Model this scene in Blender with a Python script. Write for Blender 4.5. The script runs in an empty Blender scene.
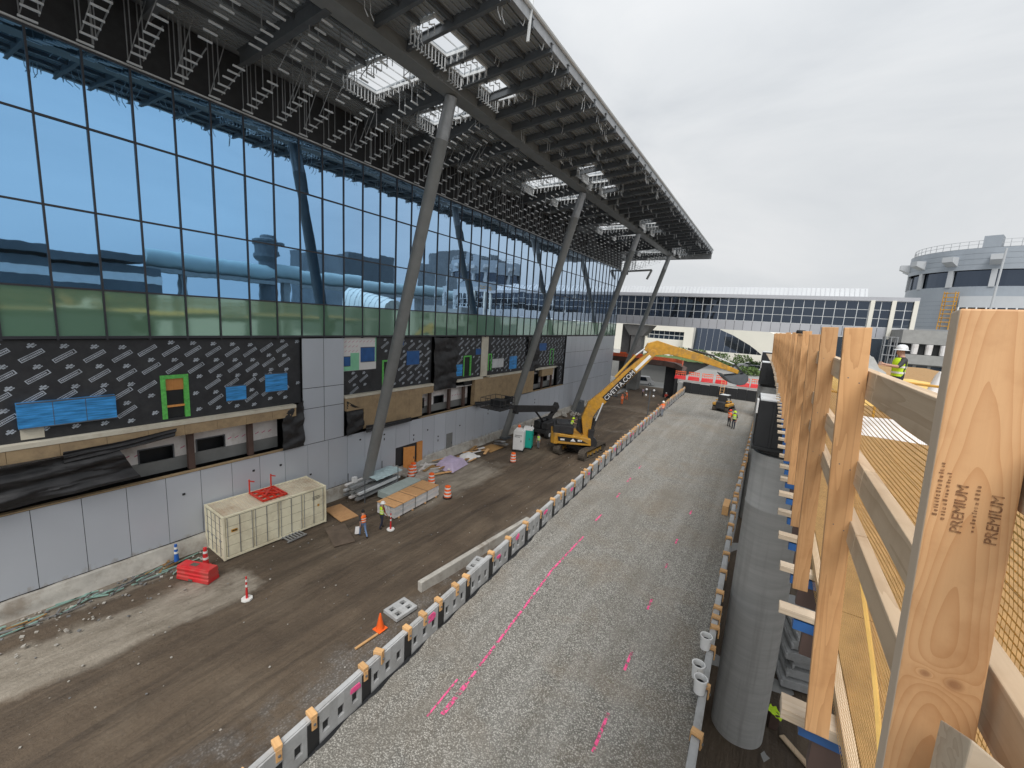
import bpy, math, random
from mathutils import Vector, Matrix
random.seed(7)
R = math.radians
SC = bpy.context.scene
COL = SC.collection

# ---------------------------------------------------------------- node helpers
def nmat(name):
    m = bpy.data.materials.new(name); m.use_nodes = True
    nt = m.node_tree
    return m, nt, nt.nodes['Principled BSDF']

def node(nt, typ, **kw):
    n = nt.nodes.new(typ)
    for k, v in kw.items():
        if k in n.inputs: n.inputs[k].default_value = v
        else: setattr(n, k, v)
    return n

def coords(nt, scale=(1, 1, 1), rot=(0, 0, 0), kind='Object', loc=(0, 0, 0)):
    tc = nt.nodes.new('ShaderNodeTexCoord'); mp = nt.nodes.new('ShaderNodeMapping')
    mp.inputs['Scale'].default_value = scale; mp.inputs['Rotation'].default_value = rot
    mp.inputs['Location'].default_value = loc
    nt.links.new(tc.outputs[kind], mp.inputs['Vector'])
    return mp.outputs['Vector']

def noise(nt, vec, scale=1, detail=4, rough=.55, dist=0):
    n = node(nt, 'ShaderNodeTexNoise'); n.inputs['Scale'].default_value = scale
    n.inputs['Detail'].default_value = detail; n.inputs['Roughness'].default_value = rough
    n.inputs['Distortion'].default_value = dist
    if vec: nt.links.new(vec, n.inputs['Vector'])
    return n.outputs['Fac']

def ramp(nt, fac, stops, interp='LINEAR'):
    r = nt.nodes.new('ShaderNodeValToRGB'); r.color_ramp.interpolation = interp
    e = r.color_ramp.elements
    while len(e) < len(stops): e.new(.5)
    for el, (p, c) in zip(e, stops):
        el.position = p; el.color = (c[0], c[1], c[2], 1) if not isinstance(c, (int, float)) else (c, c, c, 1)
    nt.links.new(fac, r.inputs['Fac'])
    return r.outputs['Color']

def mix(nt, a, b, fac, mode='MIX'):
    m = nt.nodes.new('ShaderNodeMix'); m.data_type = 'RGBA'; m.blend_type = mode
    for v, i in ((fac, 0), (a, 6), (b, 7)):
        if isinstance(v, (int, float)): m.inputs[i].default_value = v if i == 0 else (v, v, v, 1)
        elif isinstance(v, tuple): m.inputs[i].default_value = (*v[:3], 1)
        else: nt.links.new(v, m.inputs[i])
    return m.outputs[2]

def mth(nt, op, a, b=None, c=None, clamp=False):
    m = nt.nodes.new('ShaderNodeMath'); m.operation = op; m.use_clamp = clamp
    for i, v in enumerate((a, b, c)):
        if v is None: continue
        if isinstance(v, (int, float)): m.inputs[i].default_value = v
        else: nt.links.new(v, m.inputs[i])
    return m.outputs[0]

def bump(nt, bsdf, h, strength=.3, dist=.02):
    b = nt.nodes.new('ShaderNodeBump'); b.inputs['Strength'].default_value = strength
    b.inputs['Distance'].default_value = dist
    nt.links.new(h, b.inputs['Height']); nt.links.new(b.outputs['Normal'], bsdf.inputs['Normal'])

def worn(name, col, rough=.6, var=.25, scale=1.5, metal=0, island=0.0, bmp=0, dirt=None, bscale=20, stretch=(1, 1, 1)):
    """painted / plain surface: base colour with blotches, island variation and optional grime colour"""
    m, nt, b = nmat(name)
    v = coords(nt, stretch)
    f = noise(nt, v, scale, 6, .62)
    lo = tuple(c * (1 - var) for c in col); hi = tuple(min(1, c * (1 + var)) for c in col)
    c = ramp(nt, f, [(.3, lo), (.7, hi)])
    if dirt:
        f2 = noise(nt, v, scale * .35 + .3, 8, .7)
        c = mix(nt, c, dirt, mth(nt, 'MULTIPLY', ramp(nt, f2, [(.48, 0), (.66, 1)]), .75))
    if island:
        g = nt.nodes.new('ShaderNodeNewGeometry')
        k = mth(nt, 'MULTIPLY_ADD', g.outputs['Random Per Island'], 2 * island, 1 - island)
        cm = nt.nodes.new('ShaderNodeCombineXYZ')
        for i in range(3): nt.links.new(k, cm.inputs[i])
        c = mix(nt, c, cm.outputs[0], 1.0, 'MULTIPLY')
    nt.links.new(c, b.inputs['Base Color'])
    b.inputs['Roughness'].default_value = rough; b.inputs['Metallic'].default_value = metal
    if bmp: bump(nt, b, noise(nt, v, bscale, 5, .6), bmp, .02)
    return m

def wood(name, lo, hi, axis=2, ring=1.0, rough=.65, knots=(), island=.12, grain=1.0):
    m, nt, b = nmat(name)
    st = [9, 9, 9]; st[axis] = .55
    v = coords(nt, tuple(s * ring for s in st))
    f = noise(nt, v, 1.0, 3, .5, .3)
    bands = mth(nt, 'FRACT', mth(nt, 'MULTIPLY', f, 9.0 * grain))
    bands = mth(nt, 'POWER', bands, 2.2)
    st2 = [160, 160, 160]; st2[axis] = 3
    fine = noise(nt, coords(nt, tuple(st2)), 1, 3, .6)
    mid = tuple((a + c) / 2 for a, c in zip(lo, hi))
    c = mix(nt, hi, lo, mth(nt, 'MULTIPLY', bands, .55))
    c = mix(nt, c, mid, mth(nt, 'MULTIPLY', fine, .5))
    blot = noise(nt, coords(nt, (3, 3, 3)), 1.5, 5, .6)
    c = mix(nt, c, lo, mth(nt, 'MULTIPLY', ramp(nt, blot, [(.5, 0), (.75, 1)]), .5))
    if island:
        g = nt.nodes.new('ShaderNodeNewGeometry')
        oi = nt.nodes.new('ShaderNodeObjectInfo')
        k = mth(nt, 'MULTIPLY_ADD', mth(nt, 'FRACT', mth(nt, 'ADD', g.outputs['Random Per Island'], oi.outputs['Random'])), 2.4 * island, 1 - 1.3 * island)
        cm = nt.nodes.new('ShaderNodeCombineXYZ')
        for i in range(3): nt.links.new(k, cm.inputs[i])
        c = mix(nt, c, cm.outputs[0], 1.0, 'MULTIPLY')
    nt.links.new(c, b.inputs['Base Color']); b.inputs['Roughness'].default_value = rough
    bump(nt, b, fine, .15, .004)
    return m

# ---------------------------------------------------------------- mesh builder
class MB:
    def __init__(s): s.v = []; s.f = []; s.m = []; s.mi = 0; s.T = None
    def add(s, vs, fs, mi=None):
        o = len(s.v)
        if s.T is not None: vs = [s.T @ Vector(p) for p in vs]
        s.v += [tuple(p) for p in vs]; s.f += [tuple(i + o for i in f) for f in fs]
        s.m += [s.mi if mi is None else mi] * len(fs)
        return s
    def hexa(s, p, mi=None):  # 8 points: bottom ring 0-3 ccw, top ring 4-7
        return s.add(p, [(3, 2, 1, 0), (4, 5, 6, 7), (0, 1, 5, 4), (1, 2, 6, 5), (2, 3, 7, 6), (3, 0, 4, 7)], mi)
    def box(s, x0, x1, y0, y1, z0, z1, mi=None):
        return s.hexa([(x0, y0, z0), (x1, y0, z0), (x1, y1, z0), (x0, y1, z0), (x0, y0, z1), (x1, y0, z1), (x1, y1, z1), (x0, y1, z1)], mi)
    def cbox(s, c, d, rz=0, mi=None):
        M = Matrix.Translation(c) @ Matrix.Rotation(rz, 4, 'Z'); h = [q / 2 for q in d]
        return s.hexa([tuple(M @ Vector((a * h[0], b * h[1], e * h[2]))) for e in (-1, 1) for a, b in ((-1, -1), (1, -1), (1, 1), (-1, 1))], mi)
    def bar(s, a, b, w, h, up=(0, 0, 1), mi=None):
        a = Vector(a); b = Vector(b); d = (b - a).normalized(); u = Vector(up)
        x = d.cross(u)
        if x.length < 1e-4: x = d.cross(Vector((1, 0, 0)))
        x.normalize(); u = x.cross(d)
        x = x * w / 2; u = u * h / 2
        r = [-x - u, x - u, x + u, -x + u]
        return s.hexa([a + q for q in r] + [b + q for q in r], mi)
    def tube(s, a, b, r0, r1=None, n=10, mi=None, cap=True):
        r1 = r0 if r1 is None else r1
        a = Vector(a); b = Vector(b); d = (b - a).normalized()
        x = d.orthogonal().normalized(); y = d.cross(x)
        vs = []
        for c, r in ((a, r0), (b, r1)):
            for i in range(n):
                t = 2 * math.pi * i / n; vs.append(c + x * (r * math.cos(t)) + y * (r * math.sin(t)))
        fs = [(i, (i + 1) % n, n + (i + 1) % n, n + i) for i in range(n)]
        if cap: fs += [tuple(range(n - 1, -1, -1)), tuple(range(n, 2 * n))]
        return s.add(vs, fs, mi)
    def path(s, pts, r, n=6, mi=None):
        for a, b in zip(pts, pts[1:]): s.tube(a, b, r, r, n, mi)
        return s
    def lathe(s, prof, c=(0, 0, 0), n=16, mi=None, ang=2 * math.pi, a0=0, caps=True):
        full = abs(ang - 2 * math.pi) < 1e-6
        k = n if full else n + 1; vs = []
        for r, z in prof:
            for i in range(k):
                t = a0 + ang * i / n; vs.append((c[0] + r * math.cos(t), c[1] + r * math.sin(t), c[2] + z))
        fs = []
        for j in range(len(prof) - 1):
            for i in range(n):
                i2 = (i + 1) % k
                fs.append((j * k + i, j * k + i2, (j + 1) * k + i2, (j + 1) * k + i))
        if full and caps and prof[0][0] > 1e-6: fs.append(tuple(range(k - 1, -1, -1)))
        if full and caps and prof[-1][0] > 1e-6: fs.append(tuple((len(prof) - 1) * k + i for i in range(k)))
        return s.add(vs, fs, mi)
    def prism(s, poly, off, mi=None):  # closed polygon (3d pts) swept by vector off
        n = len(poly); off = Vector(off)
        vs = [Vector(p) for p in poly] + [Vector(p) + off for p in poly]
        return s.add(vs, [tuple(range(n - 1, -1, -1)), tuple(range(n, 2 * n))] + [(i, (i + 1) % n, n + (i + 1) % n, n + i) for i in range(n)], mi)
    def quad(s, a, b, c, d, mi=None): return s.add([a, b, c, d], [(0, 1, 2, 3)], mi)
    def grid(s, fn, nu, nv, mi=None):
        vs = [fn(i / nu, j / nv) for j in range(nv + 1) for i in range(nu + 1)]
        return s.add(vs, [(j * (nu + 1) + i, j * (nu + 1) + i + 1, (j + 1) * (nu + 1) + i + 1, (j + 1) * (nu + 1) + i) for j in range(nv) for i in range(nu)], mi)
    def sheet(s, fn, nu, nv, t, mi=None):  # a cloth-like sheet with real thickness t along its normal approx +X/-X
        s.grid(fn, nu, nv, mi)
        o = Vector(t)
        s.grid(lambda u, v: Vector(fn(1 - u, v)) - o, nu, nv, mi)
        return s
    def build(s, name, mats, parent=None, smooth=False, bevel=0, fix=True):
        if not isinstance(mats, (list, tuple)): mats = [mats]
        off = Vector((0, 0, 0))
        p = parent
        while p is not None and not p.get('_local'):
            off += Vector(p.location); p = p.parent
        me = bpy.data.meshes.new(name)
        me.from_pydata([tuple(Vector(q) - off) for q in s.v] if off.length else s.v, [], s.f)
        for m in mats: me.materials.append(m)
        me.polygons.foreach_set('material_index', s.m)
        if smooth: me.polygons.foreach_set('use_smooth', [True] * len(me.polygons))
        me.update()
        o = bpy.data.objects.new(name, me); COL.objects.link(o)
        if parent is not None: o.parent = parent
        if bevel:
            b = o.modifiers.new('Bevel', 'BEVEL'); b.width = bevel; b.segments = 2; b.limit_method = 'ANGLE'
        if smooth:
            me.set_sharp_from_angle(angle=R(40))
        return o

def tag(o, label=None, cat=None, group=None, kind=None):
    if label: o['label'] = label
    if cat: o['category'] = cat
    if group: o['group'] = group
    if kind: o['kind'] = kind
    return o

def thing(name, label, cat, loc=(0, 0, 0), rz=None, group=None):
    """an Empty at a thing's base; with rz given its parts are written in its own frame, else in world metres"""
    o = bpy.data.objects.new(name, None); COL.objects.link(o); o.location = loc
    o.empty_display_size = .2
    if rz is not None: o.rotation_euler = (0, 0, rz); o['_local'] = 1
    return tag(o, label, cat, group)

def dup(root, loc, rz=0, label=None):
    r = root.copy(); COL.objects.link(r); r.location = loc; r.rotation_euler = (0, 0, rz)
    if label: r['label'] = label
    for ch in list(root.children):
        c = ch.copy(); COL.objects.link(c); c.parent = r
        for g in ch.children:
            d = g.copy(); COL.objects.link(d); d.parent = c
    return r

def text_mesh(txt, size, name='lettering'):
    cu = bpy.data.curves.new(name, 'FONT'); cu.body = txt; cu.size = size; cu.extrude = .004
    o = bpy.data.objects.new(name, cu); COL.objects.link(o)
    dg = bpy.context.evaluated_depsgraph_get(); dg.update()
    me = bpy.data.meshes.new_from_object(o.evaluated_get(dg))
    bpy.data.objects.remove(o); bpy.data.curves.remove(cu)
    return me

def lettering(txt, size, mat, parent, org, xdir, ydir, name='lettering', width=None, bold=0):
    me = text_mesh(txt, size, name); me.materials.clear(); me.materials.append(mat)
    xs = [v.co.x for v in me.vertices]; k = (width / (max(xs) - min(xs))) if width else 1
    X = Vector(xdir).normalized(); Y = Vector(ydir).normalized(); Z = X.cross(Y)
    O = Vector(org); x0 = min(xs)
    for v in me.vertices: v.co = O + X * ((v.co.x - x0) * k) + Y * v.co.y + Z * v.co.z
    o = bpy.data.objects.new(name, me); COL.objects.link(o)
    if parent: o.parent = parent
    return o
# ---------------------------------------------------------------- materials
M = {}
M['panel'] = worn('metal_panel_grey', (.53, .565, .62), .36, .025, .4, .15, .045)
def mud_splash(m):
    # dried mud thrown up along the foot of the wall
    nt = m.node_tree; b = nt.nodes['Principled BSDF']; src = b.inputs['Base Color'].links[0].from_socket
    v = coords(nt); sp = nt.nodes.new('ShaderNodeSeparateXYZ'); nt.links.new(v, sp.inputs[0])
    n_ = noise(nt, coords(nt, (1, 1.6, .8)), 1.4, 7, .68)
    h = mth(nt, 'ADD', sp.outputs[2], mth(nt, 'MULTIPLY', mth(nt, 'SUBTRACT', n_, .5), -2.2))
    nt.links.new(mix(nt, src, (.30, .26, .21), mth(nt, 'MULTIPLY', ramp(nt, h, [(.62, 1), (1.0, 0)]), .6)), b.inputs['Base Color'])
mud_splash(M['panel'])
M['joint'] = worn('dark_joint', (.03, .03, .033), .7, .1)
M['mullion'] = worn('mullion_dark', (.035, .037, .045), .4, .1)
M['curb'] = worn('pale_concrete', (.42, .40, .36), .85, .2, 1.2, bmp=.4, dirt=(.20, .16, .12))
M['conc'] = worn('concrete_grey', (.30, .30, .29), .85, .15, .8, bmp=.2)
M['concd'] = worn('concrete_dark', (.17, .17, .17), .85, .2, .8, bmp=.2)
M['black'] = worn('black_paint', (.015, .016, .018), .5, .2)
M['tarp'] = worn('black_tarp', (.022, .022, .024), .55, .35, 2.5)
M['wrb'] = worn('black_membrane', (.026, .027, .031), .55, .25, 1.5, bmp=.35, bscale=3, dirt=(.045, .046, .048))
M['print'] = worn('pale_print', (.40, .44, .49), .7, .3, 3)
M['fascia'] = worn('brown_board', (.36, .26, .15), .8, .12, 3, island=.06, dirt=(.25, .18, .11))
M['ledge'] = worn('cream_ledge', (.62, .58, .48), .8, .12, 2, dirt=(.4, .34, .26))
M['white'] = worn('white_board', (.72, .71, .70), .7, .06, 1)
M['whited'] = worn('white_dirty', (.74, .72, .71), .7, .1, 2, dirt=(.48, .44, .40))
M['pink'] = worn('pink_print', (.55, .12, .22), .7, .2)
M['bluesheet'] = worn('blue_film', (.05, .28, .64), .3, .55, 2, stretch=(1, .5, 6))
M['bluedk'] = worn('blue_board', (.02, .10, .30), .5, .2, 2)
M['green'] = worn('green_tape', (.12, .50, .10), .5, .3, 6)
M['mint'] = worn('mint_board', (.25, .60, .38), .7, .1)
M['brown'] = worn('brown_steel', (.09, .055, .045), .6, .2)
M['steel'] = worn('grey_steel', (.20, .205, .20), .5, .12, 1.0)
M['steeld'] = worn('dark_steel', (.10, .11, .12), .55, .2, 1.0)
M['galv'] = worn('galvanised', (.36, .37, .38), .42, .18, 2, .55)
M['galvl'] = worn('galvanised_light', (.66, .68, .69), .45, .1, 2, .2)
M['deck'] = worn('ribbed_deck', (.33, .36, .385), .5, .15, .4, .3)
M['cream'] = worn('cream_paint', (.80, .75, .56), .5, .06, .7, dirt=(.55, .48, .34), island=.02)
M['creamd'] = worn('cream_top', (.62, .55, .42), .6, .12, .8, dirt=(.42, .30, .20))
M['seam'] = worn('seam_grey', (.12, .11, .09), .7, .2)
M['red'] = worn('red_plastic', (.62, .025, .03), .42, .12, 2, dirt=(.40, .10, .08))
M['redp'] = worn('red_paint', (.62, .04, .02), .4, .1, 2)
M['orange'] = worn('orange_plastic', (.85, .13, .02), .45, .12, 3)
M['orangenet'] = worn('orange_net', (.75, .14, .06), .6, .2, 3)
M['reflw'] = worn('reflective_white', (.75, .75, .72), .4, .06)
M['blueplastic'] = worn('blue_plastic', (.02, .12, .45), .45, .1)
M['yel'] = worn('machine_yellow', (.52, .265, .03), .5, .2, 2.2, dirt=(.24, .16, .08), bmp=.08)
M['yeld'] = worn('machine_yellow_dusty', (.55, .32, .06), .5, .2, 1.2)
M['track'] = worn('muddy_track', (.085, .07, .055), .85, .3, 3, bmp=.4)
M['machdark'] = worn('machine_dark', (.03, .03, .032), .5, .3, 2)
M['hivis'] = worn('hi_vis_yellow', (.55, .80, .02), .6, .08)
M['hivo'] = worn('hi_vis_orange', (.90, .16, .02), .6, .08)
M['navy'] = worn('navy_cloth', (.02, .025, .05), .8, .2)
M['jeans'] = worn('blue_jeans', (.14, .22, .38), .8, .2)
M['greycl'] = worn('grey_cloth', (.20, .22, .25), .8, .2)
M['dkcl'] = worn('dark_cloth', (.035, .035, .04), .8, .2)
M['maroon'] = worn('dark_red_cloth', (.16, .02, .03), .8, .2)
M['skin'] = worn('skin', (.42, .24, .17), .6, .06)
M['rubber'] = worn('rubber', (.02, .02, .02), .8, .2)
M['wood'] = wood('fir_lumber', (.32, .145, .05), (.58, .335, .155), 2, 1.3, island=.16)
M['woodx'] = wood('weathered_fir_joist', (.38, .27, .17), (.60, .50, .38), 0, 1.2)
M['woody'] = wood('weathered_rail', (.40, .26, .15), (.66, .51, .35), 1, .7)
M['block'] = wood('orange_block', (.42, .20, .07), (.66, .40, .18), 0, 1.2)
M['ply'] = wood('plywood_sheet', (.42, .20, .08), (.62, .36, .17), 1, .5)
M['plyd'] = worn('muddy_plate', (.115, .085, .062), .8, .25, 2, bmp=.2)
M['doorply'] = wood('orange_plywood', (.50, .18, .035), (.66, .30, .09), 2, .6)
M['osb'] = worn('yellow_deck_board', (.33, .19, .07), .75, .2, 8)
M['yellownet'] = worn('yellow_net', (.72, .46, .13), .6, .12, 5)
M['bucket'] = worn('white_bucket', (.74, .74, .73), .4, .05)
M['purple'] = worn('lilac_tarp', (.48, .40, .55), .6, .12, 3)
M['pinkpaint'] = worn('pink_marking', (.80, .10, .28), .8, .2, 8)
M['teal'] = worn('teal_plastic', (.01, .38, .30), .45, .08)
M['glassd'] = worn('dark_glass', (.02, .03, .045), .08, .15)
M['bridgeclad'] = worn('bridge_cladding', (.42, .43, .46), .45, .05, .3, .1, .05)
M['roofw'] = worn('pale_roof_sheet', (.45, .47, .49), .5, .05, .3)
M['shell'] = worn('cream_shell', (.70, .68, .61), .7, .05, .1)
M['towerclad'] = worn('tower_cladding', (.30, .335, .375), .45, .05, .2, .1)
M['hedge'] = worn('leaf_green', (.10, .16, .045), .7, .4, 3)
M['trunk'] = worn('bark', (.12, .09, .06), .9, .3)
M['asph'] = worn('road_grey', (.31, .31, .30), .85, .1, .2, bmp=.1)
M['carw'] = worn('car_white', (.72, .73, .74), .25, .03)
M['carg'] = worn('car_grey', (.25, .26, .28), .25, .05)
M['carb'] = worn('car_blue', (.10, .16, .28), .25, .05)
M['navywall'] = worn('navy_hoarding', (.018, .030, .045), .6, .15)
M['opp'] = worn('opposite_wall', (.10, .11, .12), .7, .2, .2)
M['tubec'] = worn('pale_guideway', (.40, .47, .46), .5, .06, .1)

def glass_mat(name, tint, base, rough=.015, amount=.86, pale=(.74, .84, .95)):
    m, nt, b = nmat(name)
    b.inputs['Base Color'].default_value = (*base, 1); b.inputs['Roughness'].default_value = .25
    g = node(nt, 'ShaderNodeBsdfGlossy'); g.inputs['Roughness'].default_value = rough
    lw = node(nt, 'ShaderNodeLayerWeight'); lw.inputs['Blend'].default_value = .5
    ge = nt.nodes.new('ShaderNodeNewGeometry')
    c = mix(nt, tint, pale, ramp(nt, lw.outputs['Facing'], [(.10, 0), (.72, 1)]))
    k = mth(nt, 'MULTIPLY_ADD', ge.outputs['Random Per Island'], .12, .94)
    cm = nt.nodes.new('ShaderNodeCombineXYZ')
    for i in range(3): nt.links.new(k, cm.inputs[i])
    nt.links.new(mix(nt, c, cm.outputs[0], 1.0, 'MULTIPLY'), g.inputs['Color'])
    # faint roller-wave distortion of float glass
    bp = nt.nodes.new('ShaderNodeBump'); bp.inputs['Strength'].default_value = .11; bp.inputs['Distance'].default_value = .02
    nt.links.new(noise(nt, coords(nt, (1, .8, .5)), 1.2, 2, .4), bp.inputs['Height'])
    nt.links.new(bp.outputs['Normal'], g.inputs['Normal'])
    mx = node(nt, 'ShaderNodeMixShader'); mx.inputs[0].default_value = amount
    out = nt.nodes['Material Output']
    nt.links.new(b.outputs[0], mx.inputs[1]); nt.links.new(g.outputs[0], mx.inputs[2]); nt.links.new(mx.outputs[0], out.inputs[0])
    return m
M['glass'] = glass_mat('blue_vision_glass', (.31, .61, .97), (.03, .06, .08))
M['spandrel'] = glass_mat('green_spandrel_glass', (.60, .85, .78), (.15, .29, .185), .05, .30)
M['bridgeglass'] = glass_mat('bridge_glass', (.10, .125, .17), (.012, .016, .022), .03, .6, (.16, .19, .24))

def dirt_mat():
    m, nt, b = nmat('site_dirt')
    v = coords(nt); L = nt.links.new
    sep = nt.nodes.new('ShaderNodeSeparateXYZ'); L(v, sep.inputs[0]); X, Y = sep.outputs[0], sep.outputs[1]
    big = noise(nt, v, .22, 6, .6, .4)
    streak = noise(nt, coords(nt, (1.5, .13, 1), (0, 0, R(2))), 1.0, 7, .66, .5)
    fine = noise(nt, v, 9, 8, .7)
    c = ramp(nt, big, [(.3, (.080, .056, .037)), (.55, (.122, .090, .061)), (.75, (.17, .132, .094))])
    c = mix(nt, c, (.040, .028, .019), ramp(nt, streak, [(.42, 0), (.66, .7)]))
    c = mix(nt, c, (.15, .125, .10), ramp(nt, fine, [(.56, 0), (.78, .7)]))
    wob = mth(nt, 'MULTIPLY', mth(nt, 'SUBTRACT', noise(nt, v, .45, 6, .62), .5), 7.0)
    def band(x, lo, hi, soft, w=wob):
        s = mth(nt, 'ADD', x, w)
        return mth(nt, 'MULTIPLY', mth(nt, 'MULTIPLY_ADD', s, 1 / soft, -lo / soft, True), mth(nt, 'MULTIPLY_ADD', s, -1 / soft, hi / soft, True))
    pale = ramp(nt, noise(nt, coords(nt, (1, .35, 1)), 1.3, 7, .65), [(.35, (.21, .18, .14)), (.65, (.34, .30, .245))])
    w2 = mth(nt, 'MULTIPLY', wob, .35)
    # dried pale strips: one running in from the bottom left, one past the lumber
    xd = mth(nt, 'MULTIPLY_ADD', Y, -.10, X)
    m1 = mth(nt, 'MULTIPLY', band(xd, -24.5, -20.9, .6, w2), band(Y, -30, 9.8, 1.2))
    m2 = mth(nt, 'MULTIPLY', band(X, -25.6, -19.6, 1.0, w2), band(Y, 19.5, 33, 2.5))
    m3 = mth(nt, 'MULTIPLY', band(X, -27, -24.8, .5, w2), band(Y, -30, 8.4, 1.2))
    m4 = mth(nt, 'MULTIPLY', ramp(nt, noise(nt, v, .16, 6, .65), [(.52, 0), (.66, 1)]), band(Y, 44, 75, 6))
    for mk, s in ((m1, .95), (m2, .85), (m3, .6), (m4, .6)):
        c = mix(nt, c, pale, mth(nt, 'MULTIPLY', mk, s))
    # gravel spill next to the block wall
    vr = node(nt, 'ShaderNodeTexVoronoi'); vr.inputs['Scale'].default_value = 11; L(v, vr.inputs['Vector'])
    st = ramp(nt, vr.outputs['Distance'], [(.05, (.34, .33, .31)), (.5, (.12, .11, .10))])
    m5 = mth(nt, 'MULTIPLY', band(X, -14.2, -6, 1.2, w2), ramp(nt, noise(nt, v, .9, 5, .6), [(.42, 0), (.6, .9)]))
    c = mix(nt, c, st, mth(nt, 'MULTIPLY', m5, .75))
    L(c, b.inputs['Base Color'])
    wet = ramp(nt, streak, [(.5, .9), (.75, .55)])
    L(wet, b.inputs['Roughness'])
    hgt = mth(nt, 'ADD', mth(nt, 'MULTIPLY', fine, .5), mth(nt, 'ADD', mth(nt, 'MULTIPLY', noise(nt, v, 2.5, 6, .6), 1.0), mth(nt, 'MULTIPLY', noise(nt, coords(nt, (3.2, .16, 1), (0, 0, R(2))), 1, 5, .6), 2.2)))
    bump(nt, b, hgt, .7, .12)
    return m
M['dirt'] = dirt_mat()

def gravel_mat():
    m, nt, b = nmat('crushed_stone')
    v = coords(nt); L = nt.links.new
    vr = node(nt, 'ShaderNodeTexVoronoi'); vr.inputs['Scale'].default_value = 27; L(v, vr.inputs['Vector'])
    v2 = node(nt, 'ShaderNodeTexVoronoi'); v2.inputs['Scale'].default_value = 52; L(v, v2.inputs['Vector'])
    rgb = nt.nodes.new('ShaderNodeSeparateColor'); L(vr.outputs['Color'], rgb.inputs[0])
    c = ramp(nt, rgb.outputs[0], [(0, (.165, .157, .138)), (.5, (.29, .28, .25)), (1, (.48, .462, .42))])
    c = mix(nt, c, (.085, .08, .07), ramp(nt, vr.outputs['Distance'], [(.36, 0), (.62, .8)]))
    c = mix(nt, c, (.48, .47, .44), mth(nt, 'MULTIPLY', ramp(nt, v2.outputs['Distance'], [(.1, 1), (.35, 0)]), .35))
    big = noise(nt, v, .35, 7, .65, .5)
    c = mix(nt, c, (.20, .155, .105), mth(nt, 'MULTIPLY', ramp(nt, big, [(.46, 0), (.68, 1)]), .5))
    trk = noise(nt, coords(nt, (1.4, .06, 1), (0, 0, R(3))), 1, 5, .6)
    c = mix(nt, c, (.43, .42, .39), mth(nt, 'MULTIPLY', ramp(nt, trk, [(.45, 0), (.65, 1)]), .2))
    dmp = noise(nt, coords(nt, (1, .3, 1)), .55, 6, .6, .6)
    c = mix(nt, c, (.17, .155, .13), mth(nt, 'MULTIPLY', ramp(nt, dmp, [(.52, 0), (.70, 1)]), .55))
    fin = noise(nt, v, 1.1, 7, .7)
    c = mix(nt, c, (.33, .31, .27), mth(nt, 'MULTIPLY', ramp(nt, fin, [(.56, 0), (.74, 1)]), .35))
    L(c, b.inputs['Base Color']); b.inputs['Roughness'].default_value = .85
    h = mth(nt, 'ADD', mth(nt, 'MULTIPLY', vr.outputs['Distance'], -1.0), mth(nt, 'MULTIPLY', v2.outputs['Distance'], -.4))
    bump(nt, b, h, .6, .03)
    return m
M['gravel'] = gravel_mat()

def column_mat():
    m, nt, b = nmat('tube_cast_concrete')
    L = nt.links.new
    hor = noise(nt, coords(nt, (.5, .5, 5)), 1.2, 7, .65, .3)
    ver = noise(nt, coords(nt, (3, 3, .15)), 1.5, 5, .6)
    c = ramp(nt, hor, [(.25, (.37, .365, .35)), (.5, (.43, .425, .41)), (.75, (.50, .495, .475))])
    c = mix(nt, c, (.26, .25, .235), mth(nt, 'MULTIPLY', ramp(nt, ver, [(.5, 0), (.75, 1)]), .55))
    L(c, b.inputs['Base Color']); b.inputs['Roughness'].default_value = .75
    bump(nt, b, hor, .12, .01)
    return m
M['column'] = column_mat()

def paint_line_mat():
    m, nt, b = nmat('sprayed_pink_line')
    b.inputs['Base Color'].default_value = (.80, .10, .27, 1); b.inputs['Roughness'].default_value = .8
    v = coords(nt)
    vr = node(nt, 'ShaderNodeTexVoronoi'); vr.inputs['Scale'].default_value = 15; nt.links.new(v, vr.inputs['Vector'])
    rgb = nt.nodes.new('ShaderNodeSeparateColor'); nt.links.new(vr.outputs['Color'], rgb.inputs[0])
    a = mth(nt, 'ADD', mth(nt, 'MULTIPLY', noise(nt, v, 2.5, 5, .6), .8), mth(nt, 'MULTIPLY', rgb.outputs[0], .35))
    nt.links.new(ramp(nt, a, [(.45, 0), (.63, 1)]), b.inputs['Alpha'])
    return m
M['paintline'] = paint_line_mat()

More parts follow.
